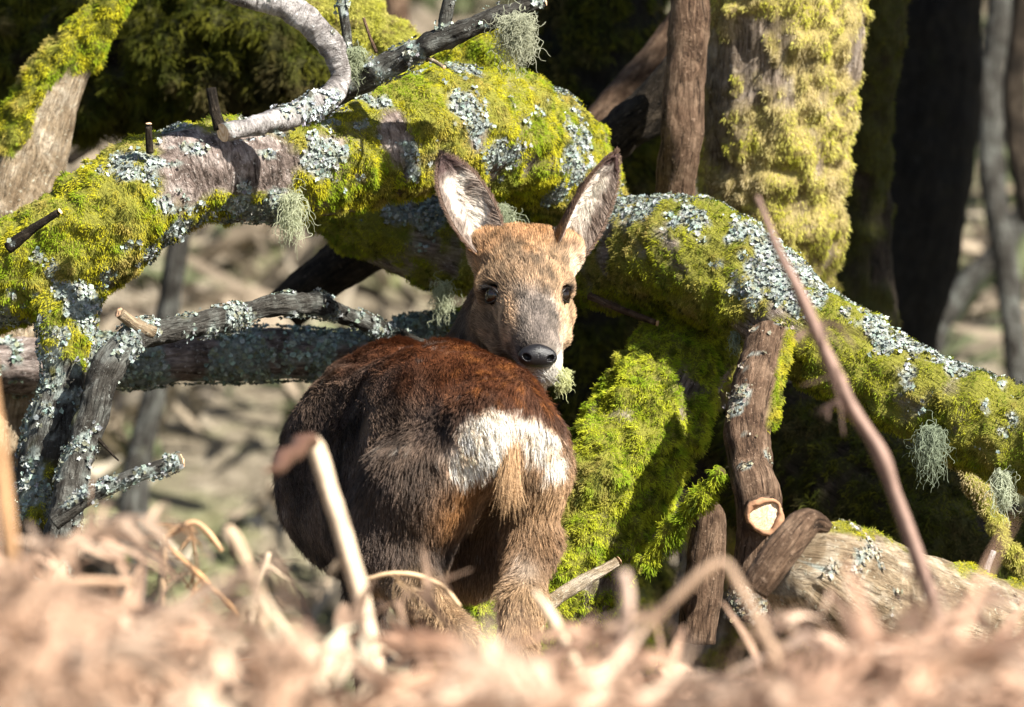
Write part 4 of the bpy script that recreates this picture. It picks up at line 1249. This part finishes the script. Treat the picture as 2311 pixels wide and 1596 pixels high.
# eyes
def uv_sphere(c, r, nu=32, nv=20):
    th = np.linspace(0, 2 * np.pi, nu, endpoint=False); ph = np.linspace(0, np.pi, nv)
    v = np.stack([np.outer(np.sin(ph), np.cos(th)), np.outer(np.sin(ph), np.sin(th)), np.outer(np.cos(ph), np.ones(nu))], -1).reshape(-1, 3)
    i, j = np.meshgrid(np.arange(nv - 1), np.arange(nu), indexing='ij')
    q = np.stack([i * nu + j, (i + 1) * nu + j, (i + 1) * nu + (j + 1) % nu, i * nu + (j + 1) % nu], -1).reshape(-1, 4)
    return np.asarray(c) + v * np.asarray(r), q
for c, r in EYES:
    v, q = uv_sphere(c, r * .93)
    e = mesh_obj('eye', v, q, M['eye'], deer)
    # lid: a dark almond ring lying on the ball
    fd = sdf_grad(c[None], lambda p: np.min(np.stack([sd_cone(p, k['a'], k['b'], k['ra'], k['rb']) for k in prims[-11:-6]], 1), 1), .004)[0]
    fd = unit((fd + VIEW * .3)[None])[0]
    X = unit(np.cross(np.array([0, 0, 1.0]), fd)[None])[0]; Y = np.cross(fd, X)
    rows = []
    for a in np.linspace(0, 2 * np.pi, 40):
        ca, sa = math.cos(a), math.sin(a)
        ex, ey = .96 * ca, .72 * sa * (1.0 if sa > 0 else .95)
        ez = math.sqrt(max(0.02, 1 - (ex * ex + ey * ey) * .96))
        rows.append([*(c + (X * ex + Y * ey + fd * ez * .98) * r * .98), r * (.12 if sa > 0 else .08)])
    path = np.array(rows)
    vv, qq, _, _ = sweep(path, 8)
    mesh_obj('eyelid', vv.reshape(-1, 3), qq, M['eyelid'], e)
    # lashes and upper brow
    m_ = 40
    a = rng.uniform(.25, np.pi - .25, m_)
    p = c + (X * np.cos(a)[:, None] * .95 + Y * np.sin(a)[:, None] * .75 + fd * .62) * r
    d = unit(fd * .8 + Y * .25 + X * np.cos(a)[:, None] * .5 + rng.normal(size=(m_, 3)) * .15)
    ls = strands_obj('eyelashes', grow(p, d, unit(d + np.array([0, 0, -.3])), .010 * rng.uniform(.6, 1.2, m_), 5), .0003, np.tile(np.array([.012, .01, .01]), (m_, 1)), M['fur'], e, .3)

# nose pad with nostrils
NC = D(1213, 806, .267)
nx_ = unit(np.array([[1.0, .18, -.06]]))[0]
ny_ = unit((VIEW + np.array([.12, 0, .05]))[None])[0]
nz_ = np.cross(nx_, -ny_); nz_ = nz_ if nz_[2] > 0 else -nz_
def nose_sdf(p):
    q = p - NC
    x, y, z = q @ nx_, q @ ny_, q @ nz_
    d = (np.sqrt((x / .0255) ** 2 + (y / .013) ** 2 + ((z - .002 + .25 * np.abs(x) * .3) / .0155) ** 2) - 1) * .013
    for sx in (-1, 1):
        nd = np.sqrt(((x - sx * .0155) / 1.0) ** 2 + ((y - .009) / 1.3) ** 2 + ((z + .001 - .25 * sx * (x - sx * .0155)) / .75) ** 2) - .0055
        d = np.maximum(d, -nd)
    groove = np.sqrt((x / .6) ** 2 + ((y - .0145) / 1) ** 2 + 0 * z) - .0022
    return np.maximum(d, -np.where(z < .004, groove, 1))
nv_, nf_ = surface_nets(nose_sdf, NC - .032, NC + .032, .0011)
mesh_obj('nose', nv_, nf_, M['nose'], deer)

# whiskers and tail tuft
def tuft(name, c, spread, d0, d1, ln, n, tint, rad=.00036, on_skin=True):
    p = np.asarray(c) + np.clip(rng.normal(size=(n, 3)), -1.8, 1.8) * np.asarray(spread)
    if on_skin:
        for _ in range(3):
            p = p - sdf_grad(p, sdf) * sdf(p)[:, None]
    cl = vec_noise(p, 60, 55) * .35
    a = unit(np.asarray(d0, float) + cl + rng.normal(size=(n, 3)) * .12); b = unit(np.asarray(d1, float) + cl + rng.normal(size=(n, 3)) * .12)
    t = np.asarray(tint) * rng.uniform(.65, 1.3, (n, 1))
    o = strands_obj(name, grow(p, a, b, ln * rng.uniform(.2, 1.1, n), 6), rad, np.clip(t, 0, .85), M['fur'], deer, .25)
    return tag(o, kind='stuff')
tuft('tail_tuft', D(1160, 1050, .0), (.008, .005, .016), (.05, -.4, -.8), (-.05, -.05, -1), .056, 650, (0.44, 0.28, 0.15))
tuft('whiskers', D(1240, 835, .275), (.008, .004, .008), (.4, -.8, -.3), (.6, -.3, -.8), .022, 26, (0.7, 0.66, 0.6), .0002)
for lx, (u, v, y) in enumerate([(1071, 1895, .06), (1150, 1900, .05), (838, 1872, .60), (968, 1862, .64)]):
    b = D(u, v, y)
    b[2] = max(b[2], .012)
    hv, hq = uv_sphere(b + np.array([0, -.01, .005]), (.021, .030, .022), 14, 9)
    hv[:, 2] = np.maximum(hv[:, 2], b[2] - .012)
    mesh_obj('hoof', hv, hq, M['hoof'], deer)

# lichen the deer is chewing
beard('lichen_tuft', 1272, 836, .285, 30, 78, 380, None, (0.50, 0.56, 0.34), 'tangle of pale green lichen hanging from the deer\'s mouth', 'lichen', curl=.55)

# mossy knob between the hind legs
limb('moss_clump', [(1095, 1600, .30, 40), (1092, 1480, .30, 36), (1086, 1400, .30, 34), (1082, 1340, .30, 30), (1080, 1300, .30, 12)], 'bark_grey', 'small knob of vivid yellow-green moss seen between the deer\'s hind legs', 'moss', moss=.9, up=.1, pal=PAL_GREEN, hair=.010, lichen=.35, step=.004)

# ------------------------------------------------------------------ dead bracken in front
def stalk(name, ctrl, tint, label, group=None):
    """A dead bracken stalk: grooved, slightly crooked, with splits and torn scraps of frond."""
    rows = np.array([[*P(u, v, y), R(r, y)] for u, v, y, r in ctrl])
    path = catmull(rows, .006)
    seed = SEED[0] = SEED[0] + 5
    rm = path[:, 3].max()
    path[:, :3] += vec_noise(path[:, :3], 9, seed + 7) * rm * .55
    path[:, 3] *= .80 + .4 * fbm(path[:, :3], 30, seed + 8, 2)
    K = 14
    v, q, nor, tang = sweep(path, K)
    ang = np.arange(K) / K * 2 * np.pi
    groove = 1 - .28 * np.exp(-((ang - 2.2) / .45) ** 2) - .18 * np.exp(-((ang - 5.0) / .4) ** 2) + .05 * np.cos(ang * 5)
    v = path[:, None, :3] + (v - path[:, None, :3]) * groove[None, :, None]
    n = len(path)
    flatv = v.reshape(-1, 3)
    stri = _hash(np.tile(np.arange(K), n), np.zeros(n * K), np.zeros(n * K), seed)
    t = np.asarray(tint) * (0.55 + .6 * fbm(flatv, 45, seed, 3) + .35 * stri)[:, None]
    faces = [tuple(x) for x in q.tolist()] + [tuple(range(K - 1, -1, -1)), tuple((n - 1) * K + k for k in range(K))]
    o = mesh_obj(name, flatv, faces, M['stalk'], None, True, np.clip(t, 0, .8))
    if label:
        tag(o, label, 'bracken stalk', group)
        m = max(2, int(n * .006 / .09))
        idx = rng.integers(n // 10, n - 1, m)
        hd = rng.uniform(0, 6.28, m)
        V, F, T = frond_arrays(m, path[idx, :3], hd, rng.uniform(-.9, .6, m), rng.uniform(.03, .09, m), rng.uniform(.2, .9, m), np.tile(np.asarray(tint) * .8, (m, 1)), pin=3, seglen=4, width=.007)
        s = mesh_obj('torn_frond', V, F, M['bracken'], o, False, T)
        tag(s, kind='stuff')
    return o
TAN, PALE, RUST, PINK = (0.50, 0.34, 0.21), (0.62, 0.48, 0.34), (0.17, 0.085, 0.05), (0.25, 0.16, 0.125)
s1 = stalk('bracken_stalk', [(880, 1680, -1.75, 25), (855, 1560, -1.75, 25), (832, 1440, -1.75, 24), (805, 1310, -1.75, 23), (772, 1180, -1.75, 22), (738, 1080, -1.75, 21), (712, 1005, -1.75, 19), (700, 985, -1.75, 12)], PALE, 'stout pale bracken stalk standing in front of the deer\'s flank')
b1 = stalk('bent_tip', [(720, 1024, -1.74, 10), (704, 994, -1.76, 16), (688, 1003, -1.85, 24), (664, 1024, -2.0, 21), (640, 1036, -2.15, 23), (620, 1056, -2.3, 13), (598, 1066, -2.4, 3)], (0.095, 0.045, 0.027), None)
b1.parent = s1
stalk('bracken_stalk', [(1710, 440, -1.7, 6), (1745, 530, -1.7, 9), (1800, 650, -1.7, 12), (1850, 770, -1.7, 15), (1910, 900, -1.7, 17), (1978, 1010, -1.7, 18), (2020, 1120, -1.7, 17), (2065, 1240, -1.7, 17), (2110, 1370, -1.7, 17), (2150, 1520, -1.7, 17), (2180, 1700, -1.7, 17)], PINK, 'tall thin pinkish-brown bracken stalk rising across the arched limb')
stalk('bracken_stalk', [(-25, 800, -3.2, 11.2), (-8, 950, -3.2, 12.8), (8, 1100, -3.2, 14.4), (25, 1260, -3.2, 16.0), (40, 1450, -3.2, 17.6), (60, 1700, -3.2, 17.6)], (0.52, 0.30, 0.15), 'orange-tan bracken stalk standing beside the upright lichened limb')
stalk('bracken_stalk', [(800, 1700, -2.9, 19.2), (730, 1580, -2.9, 20.0), (665, 1480, -2.9, 18.4), (615, 1400, -2.9, 14.4), (590, 1350, -2.9, 8.0)], PALE, 'pale bracken stalk leaning away below the stout upright stalk')
stalk('bracken_stalk', [(1210, 1330, -2.2, 7.2), (1250, 1390, -2.2, 13.6), (1295, 1490, -2.2, 15.2), (1345, 1610, -2.2, 16.0), (1380, 1720, -2.2, 16.0)], PALE, 'whitish bracken stalk slanting below the deer\'s hind legs')
stalk('bracken_stalk', [(1420, 1450, -3.0, 8.4), (1500, 1370, -3.0, 12.0), (1580, 1296, -3.0, 13.2), (1632, 1272, -3.0, 10.2), (1662, 1318, -3.0, 13.2), (1705, 1400, -3.0, 13.2), (1755, 1510, -3.0, 14.4), (1810, 1640, -3.0, 15.0)], (0.40, 0.27, 0.18), 'folded tan bracken stalk bent over in front of the split pale log')
stalk('bracken_stalk', [(1060, 1590, -2.5, 12.0), (1150, 1535, -2.5, 12.0), (1260, 1480, -2.5, 12.0), (1370, 1425, -2.5, 10.4), (1470, 1385, -2.5, 8.0)], (0.36, 0.24, 0.16), 'brown bracken stalk lying aslant beneath the deer\'s hind hooves')
stalk('bracken_stalk', [(826, 1308, -.6, 4.8), (880, 1296, -.6, 6.4), (940, 1300, -.6, 7.2), (1000, 1325, -.6, 6.4), (1040, 1370, -.6, 4.8)], (0.50, 0.34, 0.20), 'thin arched bracken stalk across the deer\'s left hock')
stalk('bracken_stalk', [(368, 1205, -.9, 9.6), (366, 1260, -.9, 9.6), (364, 1340, -.9, 8.8), (362, 1450, -.9, 8.8)], TAN, 'short upright tan stalk snapped off below the level log')
stalk('bracken_stalk', [(366, 1215, -.9, 6.4), (405, 1195, -.9, 7.2), (438, 1180, -.9, 7.2), (470, 1205, -.9, 7.2), (500, 1245, -.9, 5.6)], (0.50, 0.30, 0.16), 'crooked orange stalk folded over beside the snapped upright stalk')
stalk('bracken_stalk', [(372, 1225, -.92, 7.2), (420, 1270, -.92, 7.2), (470, 1318, -.92, 7.2), (540, 1390, -.92, 6.4)], (0.50, 0.27, 0.12), 'slender orange stalk slanting down from the snapped upright stalk')
stalk('bracken_stalk', [(512, 1190, -2.4, 8.0), (530, 1215, -2.4, 15.2), (555, 1270, -2.4, 16.0), (580, 1340, -2.4, 12.8), (600, 1420, -2.4, 11.2)], (0.55, 0.40, 0.27), 'broad faded stalk drooping below the deer\'s belly')
stalk('bracken_stalk', [(606, 1245, -1.1, 4.8), (592, 1290, -1.1, 7.2), (574, 1350, -1.1, 8.0), (560, 1440, -1.1, 8.0)], PALE, 'thin straw-coloured stalk leaning against the broad faded stalk')
stalk('bracken_stalk', [(-40, 1320, -2.4, 9.6), (80, 1318, -2.4, 11.2), (190, 1312, -2.4, 11.2), (300, 1318, -2.4, 8.0)], (0.52, 0.34, 0.22), 'level tan stalk lying over the bracken below the short lichened stick')
stalk('bracken_stalk', [(1405, 1290, -3.0, 13.2), (1412, 1340, -3.0, 15.6), (1410, 1400, -3.0, 14.4), (1400, 1480, -3.0, 10.8)], (0.50, 0.36, 0.28), 'thick blurred stub of stalk below the pale peeling stick')

# the bank of dead bracken itself
n = 760
yy = -1.3 - 3.6 * rng.uniform(0, 1, n)
half = .80 * (DIST + yy) / DIST + .15
xx = rng.uniform(-1, 1, n) * half
# crest height as seen over the bank, lower in front of the deer's legs
def crest_v(u):
    return np.interp(u, [-200, 100, 300, 480, 650, 800, 1000, 1150, 1300, 1450, 1700, 1900, 2100, 2300, 2500], [1250, 1280, 1310, 1360, 1400, 1460, 1510, 1525, 1510, 1500, 1510, 1500, 1480, 1440, 1410])
uu = IMG_W / 2 + xx / (PX * (DIST + yy) / DIST)
top = np.array([P(a, b, c)[2] for a, b, c in zip(uu, crest_v(uu), yy)])
gz = ground_z(xx, yy)
zz = gz + (np.maximum(top - gz, .06)) * rng.uniform(0.15, .95, n)
bt = bracken_tints(n, .35)
pale_left = smooth(.2, -.5, xx)[:, None]
bt = bt * (1 - .25 * pale_left) + .25 * pale_left * BR_PALE
rusty = smooth(-.1, .3, xx)[:, None] * .35
bt = bt * (1 - rusty) + rusty * np.array([0.37, 0.235, 0.175])
V, F, T = frond_arrays(n, np.stack([xx, yy, zz], 1), rng.uniform(0, 6.28, n), rng.uniform(-.5, .7, n), rng.uniform(.16, .40, n), rng.uniform(.2, 1.0, n), np.clip((bt * .7 + .3 * np.array([.60, .44, .35])) * rng.uniform(.55, 1.45, (n, 1)), 0, .75), pin=11, seglen=5, width=.0095)
o = mesh_obj('bracken_litter', V, F, M['bracken'], None, False, T)
tag(o, 'blurred bank of curled tan dead bracken fronds in front of the deer', 'dead bracken', kind='stuff')
# finer litter round the deer's feet and below the limbs
n = 260
xx, yy = rng.uniform(-.75, .75, n), rng.uniform(-.5, 1.0, n)
zz = ground_z(xx, yy) + rng.uniform(.02, .17, n) * smooth(1.0, -.5, yy) + .10 * smooth(-.2, -.6, xx)
V, F, T = frond_arrays(n, np.stack([xx, yy, zz], 1), rng.uniform(0, 6.28, n), rng.uniform(-.4, .6, n), rng.uniform(.12, .28, n), rng.uniform(.2, .9, n), bracken_tints(n, .2) * .8, pin=8, seglen=4, width=.009)
o = mesh_obj('bracken_litter', V, F, M['bracken'], None, False, T)
tag(o, 'brown crumbled bracken fronds piled round the deer\'s feet', 'dead bracken', kind='stuff')
